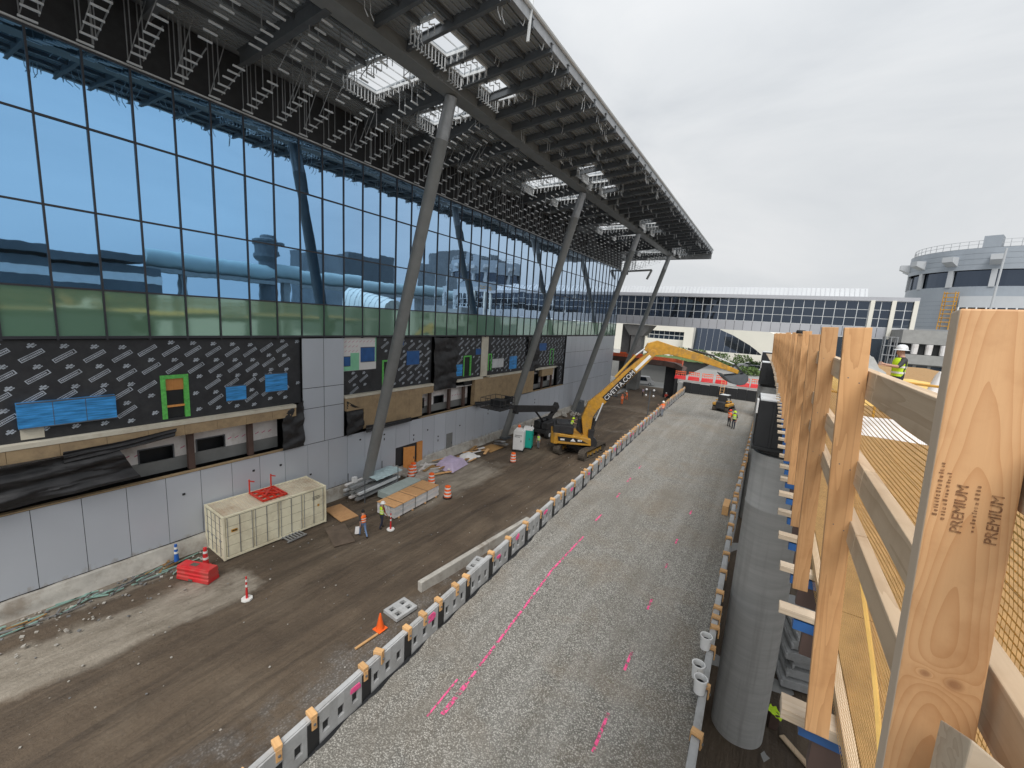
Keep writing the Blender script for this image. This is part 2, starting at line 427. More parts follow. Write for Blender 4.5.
def post_mat():
    """near fir post: cathedral grain running up it and two knots"""
    m, nt, b = nmat('fir_post_with_knots'); L = nt.links.new
    v = coords(nt)
    sep = nt.nodes.new('ShaderNodeSeparateXYZ'); L(v, sep.inputs[0])
    # growth rings as tilted paraboloids -> flame figure
    xx = mth(nt, 'ABSOLUTE', mth(nt, 'ADD', mth(nt, 'SUBTRACT', sep.outputs[0], .047), mth(nt, 'MULTIPLY', mth(nt, 'SUBTRACT', noise(nt, coords(nt, (4, 4, 3)), 1, 3, .5), .5), .035)))
    para = mth(nt, 'ADD', mth(nt, 'MULTIPLY', mth(nt, 'POWER', xx, 1.6), 42), mth(nt, 'MULTIPLY', sep.outputs[2], .85))
    para = mth(nt, 'ADD', para, mth(nt, 'MULTIPLY', noise(nt, coords(nt, (9, 9, 2)), 1, 3, .5), .35))
    kn = None
    for kx, kz, s in ((.030, -.580, 1), (.063, -.582, 1.5)):
        dx = mth(nt, 'MULTIPLY', mth(nt, 'SUBTRACT', sep.outputs[0], kx), 90 / s); dz = mth(nt, 'MULTIPLY', mth(nt, 'SUBTRACT', sep.outputs[2], kz), 105 / s)
        d = mth(nt, 'SQRT', mth(nt, 'ADD', mth(nt, 'MULTIPLY', dx, dx), mth(nt, 'MULTIPLY', dz, dz)))
        infl = mth(nt, 'POWER', mth(nt, 'DIVIDE', 1.0, mth(nt, 'ADD', 1.0, mth(nt, 'MULTIPLY', d, d))), .8)
        para = mth(nt, 'ADD', para, mth(nt, 'MULTIPLY', infl, .40))
        k1 = ramp(nt, d, [(.0, 1), (.25, .9), (.8, 0)])
        kn = k1 if kn is None else mth(nt, 'MAXIMUM', kn, k1)
    bands = mth(nt, 'POWER', mth(nt, 'FRACT', mth(nt, 'MULTIPLY', para, 11)), 2.6)
    fine = noise(nt, coords(nt, (220, 220, 4)), 1, 3, .6)
    c = mix(nt, (.60, .355, .175), (.43, .20, .075), mth(nt, 'MULTIPLY', bands, .75))
    c = mix(nt, c, (.50, .28, .13), mth(nt, 'MULTIPLY', fine, .65))
    blot = noise(nt, v, 9, 5, .6)
    c = mix(nt, c, (.34, .15, .05), mth(nt, 'MULTIPLY', ramp(nt, blot, [(.5, 0), (.75, 1)]), .55))
    c = mix(nt, c, (.26, .115, .05), mth(nt, 'MULTIPLY', kn, .8))
    # weathered grey narrow face on the left, painted lighter to offset its shade
    g = nt.nodes.new('ShaderNodeNewGeometry'); sn = nt.nodes.new('ShaderNodeSeparateXYZ'); L(g.outputs['True Normal'], sn.inputs[0])
    c = mix(nt, c, (.62, .51, .39), mth(nt, 'MULTIPLY', ramp(nt, mth(nt, 'MULTIPLY', sn.outputs[0], -1.0), [(.7, 0), (.9, 1)]), .9))
    L(c, b.inputs['Base Color']); b.inputs['Roughness'].default_value = .6
    bump(nt, b, fine, .15, .003)
    return m
M['post'] = post_mat()
# ---------------------------------------------------------------- camera, light, sky
cam = bpy.data.cameras.new('camera'); co = bpy.data.objects.new('camera', cam); COL.objects.link(co)
yaw, pit, rol = R(31.88924707), R(9.02894793), R(3.53600975)
fw = Vector((-math.sin(yaw) * math.cos(pit), math.cos(yaw) * math.cos(pit), -math.sin(pit)))
rt = Vector((math.cos(yaw), math.sin(yaw), 0)); up = rt.cross(fw)
r2 = rt * math.cos(rol) + up * math.sin(rol); u2 = -rt * math.sin(rol) + up * math.cos(rol)
co.matrix_world = Matrix(((r2.x, u2.x, -fw.x, 0), (r2.y, u2.y, -fw.y, 0), (r2.z, u2.z, -fw.z, 14.3), (0, 0, 0, 1)))
cam.sensor_width = 36; cam.lens = 414.1046 * 36 / 1024; cam.clip_end = 3000; cam.clip_start = .05
SC.camera = co
SC.view_settings.view_transform = 'Standard'; SC.view_settings.look = 'None'
SC.view_settings.exposure = 1.0; SC.view_settings.gamma = 1; SC.view_settings.use_curve_mapping = False
SC.cycles.use_denoising = True
SC.cycles.max_bounces = 8; SC.cycles.transparent_max_bounces = 12
SC.cycles.sample_clamp_indirect = 6

EL, AZ = R(55), R(156)
sun = bpy.data.lights.new('sun', 'SUN'); sun.energy = 1.5; sun.angle = R(32); sun.color = (1, .97, .93)
so = bpy.data.objects.new('sun', sun); COL.objects.link(so)
sd = Vector((math.sin(AZ) * math.cos(EL), math.cos(AZ) * math.cos(EL), math.sin(EL)))  # towards the sun
so.rotation_euler = sd.to_track_quat('Z', 'Y').to_euler()
w = bpy.data.worlds.new('World'); SC.world = w; w.use_nodes = True
nt = w.node_tree; bg = nt.nodes['Background']
sky = nt.nodes.new('ShaderNodeTexSky'); sky.sky_type = 'NISHITA'; sky.sun_disc = False
sky.sun_elevation = EL; sky.sun_rotation = AZ; sky.dust_density = 4; sky.air_density = 1.2
tc = nt.nodes.new('ShaderNodeTexCoord')
hs = nt.nodes.new('ShaderNodeHueSaturation'); hs.inputs['Saturation'].default_value = .12
nt.links.new(sky.outputs[0], hs.inputs['Color'])
# overcast: an even cloud sheet with soft darker rolls over a desaturated sky
mp = nt.nodes.new('ShaderNodeMapping'); mp.inputs['Scale'].default_value = (1.2, 1.2, 3.2)
nt.links.new(tc.outputs['Generated'], mp.inputs[0])
cl = noise(nt, mp.outputs[0], 1.5, 7, .55, .6)
sheet = ramp(nt, cl, [(.30, (6.0, 6.3, 6.65)), (.5, (7.0, 7.25, 7.5)), (.70, (7.9, 8.05, 8.2))])
cc = mix(nt, hs.outputs[0], sheet, .86)
spz = nt.nodes.new('ShaderNodeSeparateXYZ'); nt.links.new(tc.outputs['Generated'], spz.inputs[0])
# an overcast sky is brightest overhead
kz = mth(nt, 'MULTIPLY_ADD', mth(nt, 'POWER', mth(nt, 'MAXIMUM', spz.outputs[2], 0.0), 2.0), .45, .62)
cmz = nt.nodes.new('ShaderNodeCombineXYZ')
for i in range(3): nt.links.new(kz, cmz.inputs[i])
cc = mix(nt, cc, cmz.outputs[0], 1.0, 'MULTIPLY')
nt.links.new(cc, bg.inputs['Color']); bg.inputs['Strength'].default_value = .084

# ---------------------------------------------------------------- ground
def wallx(y): return -7.5 - .068 * (y - 4) + .00025 * (y - 4) ** 2          # left edge of the gravel fill
def wallr(y): return max(-.69, -.28 - .0245 * (y - 8))            # right edge
GZ = 4.5
def rut(x, y):
    h = .05 * math.sin(x * 3.1 + .6 * math.sin(y * .13)) * math.sin(x * .9 + 1 + .05 * y)
    return h
from mathutils import noise as mnoise
def dz(x, y):
    k = min(1, max(0, (x + 26.3) / 1.5)) * (1 if x < -8 else max(0, 1 - (x + 8)))
    h = rut(x, y) + .10 * mnoise.fractal(Vector((x * .7, y * .25, 0)), .8, 2.1, 5)
    # heap of spoil beside the block wall
    h += .5 * math.exp(-((x - (wallx(y) - 1.2)) / 2.2) ** 2) * (.5 + .5 * mnoise.noise(Vector((x * .4, y * .4, 3))))
    return h * k * (1 if y < 75 else max(0, 1 - (y - 75) / 8))
mb = MB()
mb.grid(lambda u, v: (-26.35 + u * 18.5, -8 + v * 110, dz(-26.35 + u * 18.5, -8 + v * 110)), 74, 440)
tag(mb.build('ground_dirt', M['dirt'], smooth=True), kind='structure')
mb = MB()  # the rest of the ground out to the horizon
for a in ((-1500, -26.35, -1500, 1500), (-7.85, 1500, -1500, 1500), (-26.35, -7.85, -1500, -8), (-26.35, -7.85, 102, 1500)):
    mb.quad((a[0], a[2], -.02), (a[1], a[2], -.02), (a[1], a[3], -.02), (a[0], a[3], -.02))
tag(mb.build('ground', M['asph']), kind='structure')
mb = MB()
mb.grid(lambda u, v: (-3.2 + u * 16, -6 + v * 80, .01 + .08 * mnoise.noise(Vector((u * 9, v * 40, 0)))), 20, 90)
tag(mb.build('ground_under_deck', M['dirt'], smooth=True), kind='structure')
# gravel fill between the two block walls
def gz(x, y):
    return GZ + .05 * mnoise.fractal(Vector((x * .5, y * .3, 5)), .9, 2, 4)
mb = MB()
mb.grid(lambda u, v: ((lambda y: (wallx(y) + .1 + u * (wallr(y) - wallx(y) - .2), y, gz(u * 9, y)))(-4 + v * 72.3)), 40, 260)
tag(mb.build('gravel_fill', M['gravel'], smooth=True), kind='structure')
def gx(u, y): return wallx(y) + u * (wallr(y) - wallx(y))
# survey lines sprayed on the stone
def line(p0, p1, wd):
    mb = MB(); n = 24
    d = Vector((p1[0] - p0[0], p1[1] - p0[1], 0)); s = Vector((-d.y, d.x, 0)).normalized() * wd / 2
    def f(u, v):
        p = Vector((p0[0], p0[1], 0)) + d * v + s * (2 * u - 1)
        q = (p.x - wallx(p.y) - .1) / (wallr(p.y) - wallx(p.y) - .2)
        return (p.x, p.y, gz(q * 9, p.y) + .02)
    mb.grid(f, 1, n)
    return tag(mb.build('survey_line', M['paintline']), kind='structure')

line((-5.97, 6.6), (-6.04, 7.85), .05); line((-5.70, 6.8), (-5.76, 7.85), .12)
for a, b in (((-5.76, 7.85), (-6.26, 14.0)), ((-6.26, 14), (-6.29, 17.2)), ((-6.40, 19.0), (-6.41, 19.9)), ((-6.46, 22.5), (-6.5, 23.2)), ((-6.72, 25.3), (-6.73, 26.2)), ((-6.8, 28.3), (-6.85, 29)),
             ((-2.28, 8.2), (-2.31, 9.35)), ((-2.38, 10.9), (-2.4, 11.7)), ((-2.5, 13.9), (-2.52, 14.6)), ((-2.57, 17.0), (-2.58, 17.4)), ((-2.62, 19.3), (-2.63, 19.8)), ((-2.6, 23.0), (-2.6, 23.5))):
    line(a, b, .075)
# ---------------------------------------------------------------- terminal building
XG = -26.70; XR = -26.90; S = XG / XR
T = thing('terminal_building', 'long terminal building with blue glass upper floors above grey panels and unfinished black membrane walls', 'terminal', (XG, 40, 0))
mul = [4.80 + 1.603 * k for k in range(-9, 48)]        # mullion stations along the facade
mul = [y for y in mul if y < 79.5] + [80.0]
Y0, Y1 = mul[0], 80.0
rows = [12.26, 14.42, 17.83, 21.37, 24.55]
# curtain wall frame
mb = MB()
for i, y in enumerate(mul): mb.box(XG - .1, XG + .05, y - .035, y + .035, 12.1, 24.6)
for j, z in enumerate(rows): mb.box(XG - .1, XG + .045, Y0, Y1, z - (.09 if j == 0 else .04), z + .04)
cw = mb.build('curtain_wall_frame', M['mullion'], T)
rnd = random.Random(3)
for a, b in zip(mul, mul[1:]):
    mb = MB()
    for j in range(4):
        e = [rnd.uniform(-.014, .014) for _ in range(3)]; x = XG - .02
        p = [(x + e[0], a + .03, rows[j] + .03), (x + e[1], b - .03, rows[j] + .03), (x + e[1] + e[2], b - .03, rows[j + 1] - .03), (x + e[0] + e[2], a + .03, rows[j + 1] - .03)]
        mb.quad(*p, mi=1 if j == 0 else 0)
    mb.build('glass_bay', [M['glass'], M['spandrel']], cw)
# building mass behind
mb = MB()
mb.box(-70, XG - .32, Y0, Y1, 12.4, 27.3); mb.box(-70, -29.2, Y0, Y1 - .3, 0, 12.4)
mb.box(XG - .3, XG - .12, Y0, Y1, 24.62, 27.5)
mb.build('core', M['machdark'], T)
# far gable end of the glass floors
mb = MB(); mb.box(-60, XG - .12, Y1, Y1 + .25, 12.0, 26.8, 0); mb.build('end_wall', M['panel'], T)
# metal panels: lower band, pier and far stretch, each panel its own island
def zlow(y): return 4.62 if y < 38 else 4.72
pan = [3.36 + 1.615 * k for k in range(-9, 47)]
mb = MB(); jt = MB()
def panel(y0, y1, z0, z1, mi=0):
    mb.box(XG - .05, XG, y0 + .012, y1 - .012, z0 + .012, z1 - .012, mi)
jt.box(XG - .12, XG - .04, Y0, 77.6, .8, 4.66); jt.box(XG - .12, XG - .04, 16.0, 19.2, 4.6, 12.1); jt.box(XG - .12, XG - .04, 57.8, 77.6, 4.6, 12.1)
for a, b in zip(pan, pan[1:]):
    if b > 77.8: continue
    if 24.9 < (a + b) / 2 < 27.6:  # doorway
        panel(a, b, 2.45, 4.64); continue
    z0 = .86 if b < 24 else (.55 if b < 31 else .75)
    panel(a, b, z0, 4.64)
for a, b in ((16.0, 17.58), (17.6, 19.2)):
    for z0, z1 in ((4.66, 7.2), (7.22, 8.65), (8.67, 12.1)): panel(a, b, z0, z1)
yy = [57.85 + 1.795 * k for k in range(12)]
for a, b in zip(yy, yy[1:]):
    for z0, z1 in ((4.66, 7.2), (7.22, 9.6), (9.62, 12.1)): panel(a, b, z0, z1)
# vents and little fixings on the panels
rr = random.Random(5)
for y in (8.9, 12.6, 14.3, 16.4, 20.6, 23.0, 26.4, 28.2, 29.7, 33.0, 38.0, 43, 49):
    z = rr.uniform(2.3, 4.1); mb.box(XG, XG + .03, y, y + .13, z, z + .12, 1)
    if rr.random() < .5: mb.box(XG, XG + .03, y + .03, y + .1, z - .45, z - .25, 1)
mb.build('metal_panel_cladding', [M['panel'], M['joint']], T); jt.build('panel_joint_backing', M['joint'], T)
mb = MB(); mb.box(XG - .3, XG + .001, 77.6, 80, 0, 12.1); mb.build('corner_panel', M['panel'], T)
# dark gap and footing
mb = MB(); mb.box(XG - .25, XG - .13, Y0, 77.6, .3, .86); mb.build('base_gap', M['black'], T)
mb = MB()
def curb(u, v):
    y = Y0 + u * (77.6 - Y0); p = [(XG - .2, .84), (XG + .16, .78), (XG + .34, .3), (XG + .50, -.1)]
    k = min(2, int(v * 3)); f = v * 3 - k; a, b = p[k], p[k + 1]
    n = .07 * mnoise.fractal(Vector((y * .8, v * 3, 1)), .8, 2, 4)
    return (a[0] + (b[0] - a[0]) * f + n, y, a[1] + (b[1] - a[1]) * f + n * .6 - (.25 if 24.6 < y < 28.2 else 0))
mb.grid(curb, 260, 9); mb.build('concrete_footing', M['curb'], T, smooth=True)

# ---- unfinished bays -------------------------------------------------
def marks(mb, y0, y1, z0, z1, x, holes=()):
    """printed bars and leaf marks of the membrane, slanting"""
    ca, sa = math.cos(R(33)), math.sin(R(33))
    ny, nz = .98, .93
    k = 0
    for i in range(int((y1 - y0) / ny) + 3):
        for j in range(int((z1 - z0) / nz) + 3):
            cy = y0 + i * ny - .2 + .36 * (j % 3) * .3; cz = z1 - j * nz + .35 - .05 * i % .3
            def ok(c, d, L, W):
                for a in (-L, L):
                    for b in (-W, W):
                        q = (c + a * ca - b * sa, d + a * sa + b * ca)
                        if not (y0 < q[0] < y1 and z0 < q[1] < z1): return False
                        for h in holes:
                            if h[0] - .02 < q[0] < h[1] + .02 and h[2] - .02 < q[1] < h[3] + .02: return False
                return True
            def rect(c, d, a0, a1, b0, b1):
                P = [(x, c + a * ca - b * sa, d + a * sa + b * ca) for a, b in ((a0, b0), (a1, b0), (a1, b1), (a0, b1))]
                mb.quad(*P, mi=1)
            if ok(cy, cz, .44, .1):
                rect(cy, cz, -.43, .43, -.095, -.065); rect(cy, cz, -.43, .43, .065, .095)
                rect(cy, cz, -.43, -.39, -.065, .065); rect(cy, cz, .39, .43, -.065, .065)
                t = -.36
                while t < .33:
                    wd = random.uniform(.03, .055); rect(cy, cz, t, t + wd, -.032, .032); t += wd + .016
            c2, d2 = cy + .12, cz - .49
            if ok(c2, d2, .16, .12):
                for (a, b, q) in ((-.07, .0, .075), (.07, .02, .06), (.02, -.07, .05), (-.02, .085, .045), (.12, -.06, .035)):
                    rect(c2, d2, a - q, a + q, b - q * .6, b + q * .6)
def membrane(y0, y1, z0, z1, holes, label=None, cuts=()):
    mb = MB()
    zs = sorted({z0, z1, *[h[2] for h in cuts], *[h[3] for h in cuts]}); ys = sorted({y0, y1, *[h[0] for h in cuts], *[h[1] for h in cuts]})
    for a, b in zip(ys, ys[1:]):
        for c, d in zip(zs, zs[1:]):
            if any(h[0] <= a and b <= h[1] and h[2] <= c and d <= h[3] for h in cuts): continue
            mb.box(XR - .12, XR, a, b, c, d, 0)
    marks(mb, y0, y1, z0, z1, XR + .004, list(cuts))
    o = mb.build('membrane_wall', [M['wrb'], M['print']], T)
    if label: o['label'] = label
    return o
gfA = (8.36, 9.56, 7.84, 10.2)
membrane(Y0, 15.98, 7.7, 12.12, [(3.3, 6.6, 7.7, 9.55), (11.3, 12.6, 8.3, 9.4), (13.6, 15.15, 8.6, 9.95)], 'black wrapped wall above the lumber-brown ledge', [gfA])
gfB = (22.95, 24.0, 7.9, 10.25)
membrane(22.3, 28.7, 7.75, 12.12, [(24.4, 25.3, 11.3, 12.1), (25.5, 27.2, 9.6, 11.0)], None, [gfB])
membrane(19.25, 22.3, 7.7, 9.6, [], None)
gfC = (33.5, 34.75, 8.0, 10.15)
membrane(32.1, 36.45, 7.75, 12.12, [(31.9, 33.4, 8.0, 9.4), (35.4, 36.5, 10.1, 10.9)], None, [gfC])
membrane(37.8, 57.75, 7.75, 12.12, [(38.5, 41.2, 8.3, 9.7), (42.2, 44.1, 8, 9.9), (49.3, 51.8, 10, 11.3), (46, 49.2, 7.7, 12.1), (52.9, 54.2, 8, 10.4)], None)
membrane(55.9, 57.75, 4.7, 7.7, [], None); membrane(33.7, 35.1, 7.0, 7.7, [], None)
def frame(y0, y1, z0, z1, fill=True):
    mb = MB(); t = .2 if fill else .14
    mb.box(XR - .1, XR + .03, y0 - .02, y0 + t, z0, z1); mb.box(XR - .1, XR + .03, y1 - t, y1 + .02, z0, z1); mb.box(XR - .1, XR + .035, y0 + t, y1 - t, z1 - t, z1)
    f = mb.build('door_frame', M['green'], T)
    mb = MB(); mb.box(XR - .3, XR - .1, y0, y1, z0, z1); mb.build('dark_opening', M['black'], f)
    if fill:
        mb = MB(); mb.box(XR - .09, XR - .04, y0 + t, y1 - t, z1 - t - .62, z1 - t); mb.box(XR - .09, XR - .0, y0 + t, y1 - t, z0 + .62, z0 + .72)
        mb.build('plywood_infill', M['doorply'], f)
frame(*gfA); frame(*gfB, False); frame(*gfC, False); frame(53.0, 54.1, 8.0, 10.3, False); frame(37.85, 38.5, 8.3, 10.2, False)
def cover(y0, y1, z0, z1, m='bluesheet', out=.03, lab=None):
    mb = MB(); mb.box(XR, XR + out, y0, y1, z0, z1); mb.box(XR + out, XR + out + .02, y0, y1, z1 - .05, z1, 1); mb.box(XR + out, XR + out + .02, y0, y1, z0, z0 + .04, 1)
    n = max(1, int((y1 - y0) / .8))
    for i in range(1, n): mb.box(XR + out, XR + out + .006, y0 + (y1 - y0) * i / n - .01, y0 + (y1 - y0) * i / n + .01, z0 + .04, z1 - .05, 1)
    o = mb.build('window_cover', [M[m], M['steeld']], T)
    if lab: o['label'] = lab
cover(3.36, 6.5, 8.3, 9.45, out=.22, lab='long blue film cover on the black wall')
for c in ((11.4, 12.5, 8.38, 9.32), (13.65, 15.05, 8.66, 9.87)): cover(*c)
for c in ((20.82, 22.15, 10.2, 11.38), (19.3, 19.9, 9.96, 10.72), (25.6, 27.1, 9.65, 10.95), (24.5, 25.2, 11.4, 12.1), (35.5, 36.4, 10.15, 10.87), (49.4, 51.7, 10.1, 11.2)): cover(*c, m='bluedk')
cover(32.05, 33.3, 8.08, 9.35); cover(42.3, 44.0, 8.1, 9.75); cover(38.7, 41.0, 8.48, 9.6, 'galvl')
mb = MB(); mb.box(XR - .05, XR + .02, 3.4, 4.1, 7.8, 8.28); mb.build('exposed_block', M['ledge'], T)
# white faced boards with red print and mint boards at the second bay
mb = MB(); mb.box(XR - .1, XR + .005, 19.25, 22.3, 9.6, 12.12, 0)
for i in range(9):
    for j in range(5):
        y = 19.4 + i * .33; z = 10.3 + j * .36
        if not (20.7 < y < 22.2 and z < 11.5) and z > 10.95: mb.add([(XR + .008, y, z), (XR + .008, y + .2, z + .13), (XR + .008, y + .2, z + .16), (XR + .008, y, z + .03)], [(0, 1, 2, 3)], 1)
mb.build('printed_board', [M['white'], M['pink']], T)
for a, b, c, d in ((19.92, 20.68, 9.62, 10.95), (19.3, 19.92, 9.62, 9.95), (22.2, 22.3, 10.2, 12.1)): mb = MB(); mb.box(XR + .006, XR + .02, a, b, c, d); mb.build('mint_board', M['mint'], T)
# ledges, brown boards under them
mb = MB()
for a, b, z in ((Y0, 15.4, 7.64), (19.25, 28.7, 7.72), (32.1, 36.5, 7.7), (37.8, 46, 7.7), (48.5, 54.5, 7.72)):
    mb = MB(); mb.box(XR - .1, XR + .42, a, b, z - .14, z + .06); mb.build('cream_ledge', M['ledge'], T)
def fasc(a, b, z0, z1, st=1.6):
    n = max(1, round((b - a) / st)); h = (b - a) / n
    for i in range(n):
        mb = MB(); mb.box(XR - .1, XR + .40, a + i * h + .006, a + (i + 1) * h - .006, z0, z1); mb.build('brown_board', M['fascia'], T)
fasc(Y0, 15.4, 6.92, 7.48); fasc(19.3, 20.84, 6.6, 7.55); fasc(20.84, 27.25, 4.95, 7.55); fasc(27.25, 28.7, 6.95, 7.55); fasc(35.1, 48.0, 4.78, 7.55); fasc(50.2, 53.6, 6.6, 7.6)
# recessed strips of openings below the ledges
def strip(a, b, z0, z1, wins, posts, lab=None):
    mb = MB(); xb = XR - .55
    ys = sorted({a, b, *[q for w_ in wins for q in w_[:2]]}); zs = sorted({z0, z1, *[q for w_ in wins for q in w_[2:]]})
    for c, d in zip(ys, ys[1:]):
        for e, f in zip(zs, zs[1:]):
            if any(w_[0] <= c and d <= w_[1] and w_[2] <= e and f <= w_[3] for w_ in wins): continue
            mb.box(xb - .1, xb, c, d, e, f, 1 if f < z0 + .95 else 0)
    mb.box(xb - .1, XR, a, b, z1, z1 + .06, 0)
    for i in range(int((b - a) / .4)):
        y = a + i * .4
        if not any(w_[0] - .1 < y < w_[1] + .1 for w_ in wins): mb.add([(xb + .004, y, z0 + 1.15), (xb + .004, y + .22, z0 + 1.25), (xb + .004, y + .22, z0 + 1.3), (xb + .004, y, z0 + 1.2)], [(0, 1, 2, 3)], 2)
    mb.build('sheathing', [M['whited'], M['steel'], M['pink']], T)
    for w_ in wins:
        mb = MB(); mb.box(xb - .6, xb - .55, w_[0] - .3, w_[1] + .3, w_[2] - .3, w_[3] + .3); o = mb.build('window_opening', M['black'], T)
        mb = MB(); mb.box(xb - .12, xb + .04, w_[0] - .06, w_[0], w_[2], w_[3]); mb.box(xb - .12, xb + .04, w_[1], w_[1] + .06, w_[2], w_[3]); mb.box(xb - .12, xb + .04, w_[0] - .06, w_[1] + .06, w_[3], w_[3] + .06); mb.build('window_frame', M['steeld'], o)
    for y in posts:
        mb = MB(); mb.box(XR - .32, XR - .06, y - .15, y + .15, z0, z1); mb.build('brown_post', M['brown'], T)
strip(2.0, 14.6, 4.75, 6.92, [(7.4, 8.85, 5.45, 6.2), (10.0, 11.4, 5.5, 6.22)], [9.55, 12.7])
strip(27.3, 35.05, 4.8, 6.93, [(27.4, 28.4, 5.3, 6.25), (29.8, 31.15, 5.5, 6.25)], [28.8, 31.6, 33.9])
strip(48.1, 55.9, 4.8, 7.6, [(49.0, 51, 5.4, 6.8), (52, 53.6, 5.6, 6.9)], [51.4, 54.2])
mb = MB(); mb.box(XR - .1, XR + .02, 36.5, 37.75, 7.7, 12.12); mb.build('cream_pier', M['ledge'], T)
for a, b in ((2, 15.9), (27.2, 35.2), (48, 57.7)): mb = MB(); mb.box(XG - .25, XG + .03, a, b, 4.66, 4.72); mb.build('sill_flashing', M['fascia'], T)
# doorway with an orange plywood door standing open
mb = MB(); mb.box(XG - .9, XG - .85, 25.1, 27.8, 0, 2.5); mb.build('dark_opening', M['black'], T)
mb = MB(); mb.box(XG - .1, XG + .05, 26.9, 27.6, .15, 2.42); mb.build('doorway_board', M['doorply'], T)
mb = MB(); mb.bar((XG + .12, 25.15, 1.25), (XG + .45, 26.2, 1.25), .05, 2.2); d = mb.build('door', M['doorply'], T)
mb = MB(); mb.bar((XG + .46, 26.08, 1.3), (XG + .54, 26.05, 1.3), .04, .18); mb.build('handle', M['steeld'], d)
mb = MB(); mb.box(XG, XG + .05, 31.0, 31.9, .35, 2.36); d = mb.build('grey_door', M['steel'], T)
mb = MB(); mb.box(XG + .05, XG + .08, 31.75, 31.82, 1.2, 1.4); mb.build('handle', M['steeld'], d)

# ---- black tarpaulins hung on the wall (things of their own)
def tarp(label, outline, x, loc, wob=.10, n=26):
    """outline: 4 corners (y, z) tl, tr, br, bl"""
    tl, tr, br, bl = outline
    def f(u, v):
        a = Vector(tl) * (1 - u) + Vector(tr) * u; b = Vector(bl) * (1 - u) + Vector(br) * u
        p = a * (1 - v) + b * v
        q = mnoise.fractal(Vector((p.x * .9, p.y * 2.2, loc)), .8, 2.1, 4) * wob + wob * .7 * math.sin(v * 14 + 2.4 * mnoise.noise(Vector((p.x * .5, p.y, loc))) + u * 3)
        sag = .10 * math.sin(math.pi * u) * (1 - v) * .6
        return (x + wob * 1.9 + q, p.x, p.y - sag)
    mb = MB(); mb.sheet(f, n, n, (.015, 0, 0))
    return tag(mb.build('black_tarp', M['tarp'], smooth=True), label, 'tarpaulin', 'black tarpaulins on the wall')
tarp('big sagging black tarp over the openings at the near end of the wall', ((-9, 6.9), (6.3, 6.95), (7.1, 5.15), (-9, 4.6)), XG + .05, 1, .16, 48)
tarp('narrow black tarp strip lying along the brown ledge edge', ((4.5, 7.12), (8.75, 7.4), (8.6, 6.95), (4.5, 6.55)), XG + .24, 2, .06)
tarp('black tarp corner tied beside the tall grey pier, right of the openings', ((14.5, 7.35), (15.95, 7.9), (15.95, 4.7), (14.45, 4.7)), XG - .02, 3, .10)
tarp('black tarp sheet hanging left of the brown boards behind the first leaning column', ((19.3, 7.4), (20.8, 6.6), (20.9, 5.0), (19.3, 4.66)), XG + .05, 4, .08)
tarp('low black tarp strip tucked below the brown boards', ((20.9, 5.25), (25.7, 5.1), (25.8, 4.72), (20.9, 4.66)), XG + .3, 5, .05)
tarp('tall black tarp with horizontal folds between the two membrane bays', ((28.75, 12.1), (32.05, 12.1), (32.1, 7.0), (28.85, 7.05)), XG - .1, 6, .11)
tarp('tall dark tarp in the farthest black bay behind the second leaning column', ((46.1, 12.1), (49.2, 12.1), (49.3, 7.2), (46.4, 7.5)), XG - .1, 7, .09)
tarp('small dark tarp bundle at the foot of the brown boards near the lift basket', ((35.0, 5.2), (38.2, 5.0), (38.2, 4.5), (35.2, 4.6)), XG + .3, 8, .05)

# ---------------------------------------------------------------- canopy roof
XE, YE = -11.9, 85.2; YS = -9
def zd(x): return 27.6 + (x - XG) * .05
CN = thing('canopy_roof', 'wide steel canopy jutting out over the site with exposed ribbed decking and hanger frames', 'canopy', (-18.3, 40, 27))
cy = [20.6 + 20.15 * k for k in range(-1, 4)]
holes = []
for c in cy:
    holes += [(-23.2, -19.4, c - 3.9, c - 1.5), (-22.8, -19.4, c + 1.6, c + 3.3), (-17.0, -15.5, c - 4.6, c - 2.0), (-17.4, -15.7, c - 1.3, c - .1), (-17.0, -15.6, c + .9, c + 3.0)]
mb = MB()
xs = sorted({-40.0, XE, *[h[0] for h in holes], *[h[1] for h in holes]}); ys = sorted({YS, YE, *[h[2] for h in holes], *[h[3] for h in holes]})
for a, b in zip(ys, ys[1:]):
    run = None
    for c, d in zip(xs, xs[1:]):
        if any(h[0] <= c + 1e-6 and d <= h[1] + 1e-6 and h[2] <= a + 1e-6 and b <= h[3] + 1e-6 for h in holes): continue
        mb.hexa([(c, a, zd(c)), (d, a, zd(d)), (d, b, zd(d)), (c, b, zd(c)), (c, a, zd(c) + .1), (d, a, zd(d) + .1), (d, b, zd(d) + .1), (c, b, zd(c) + .1)], 0)
def inhole(x, y): return any(h[0] - .1 < x < h[1] + .1 and h[2] < y < h[3] for h in holes)
# ribs of the decking run along the building
k = 0; x = -26.4
while x < XE - .1:
    segs = sorted([(h[2], h[3]) for h in holes if h[0] - .05 < x < h[1] + .05]); y = YS
    for a, b in segs + [(YE, YE)]:
        mb.box(x - .05, x + .05, y, a, zd(x) - .075, zd(x) + .01, 0); y = b
    x += .3
mb.build('ribbed_deck', [M['deck']], CN)
# openings trimmed with light channel and spanned by purlins
mb = MB()
for h in holes:
    for y in (h[2], h[3]): mb.box(h[0], h[1], y - .06, y + .06, zd(h[0]) - .16, zd(h[0]) - .01)
    for x in (h[0], h[1]): mb.box(x - .06, x + .06, h[2], h[3], zd(x) - .15, zd(x) - .02)
    n = max(2, int((h[1] - h[0]) / .55))
    for i in range(1, n):
        x = h[0] + (h[1] - h[0]) * i / n; mb.box(x - .015, x + .015, h[2], h[3], zd(x) + .04, zd(x) + .1)
mb.build('opening_trim', M['galvl'], CN)
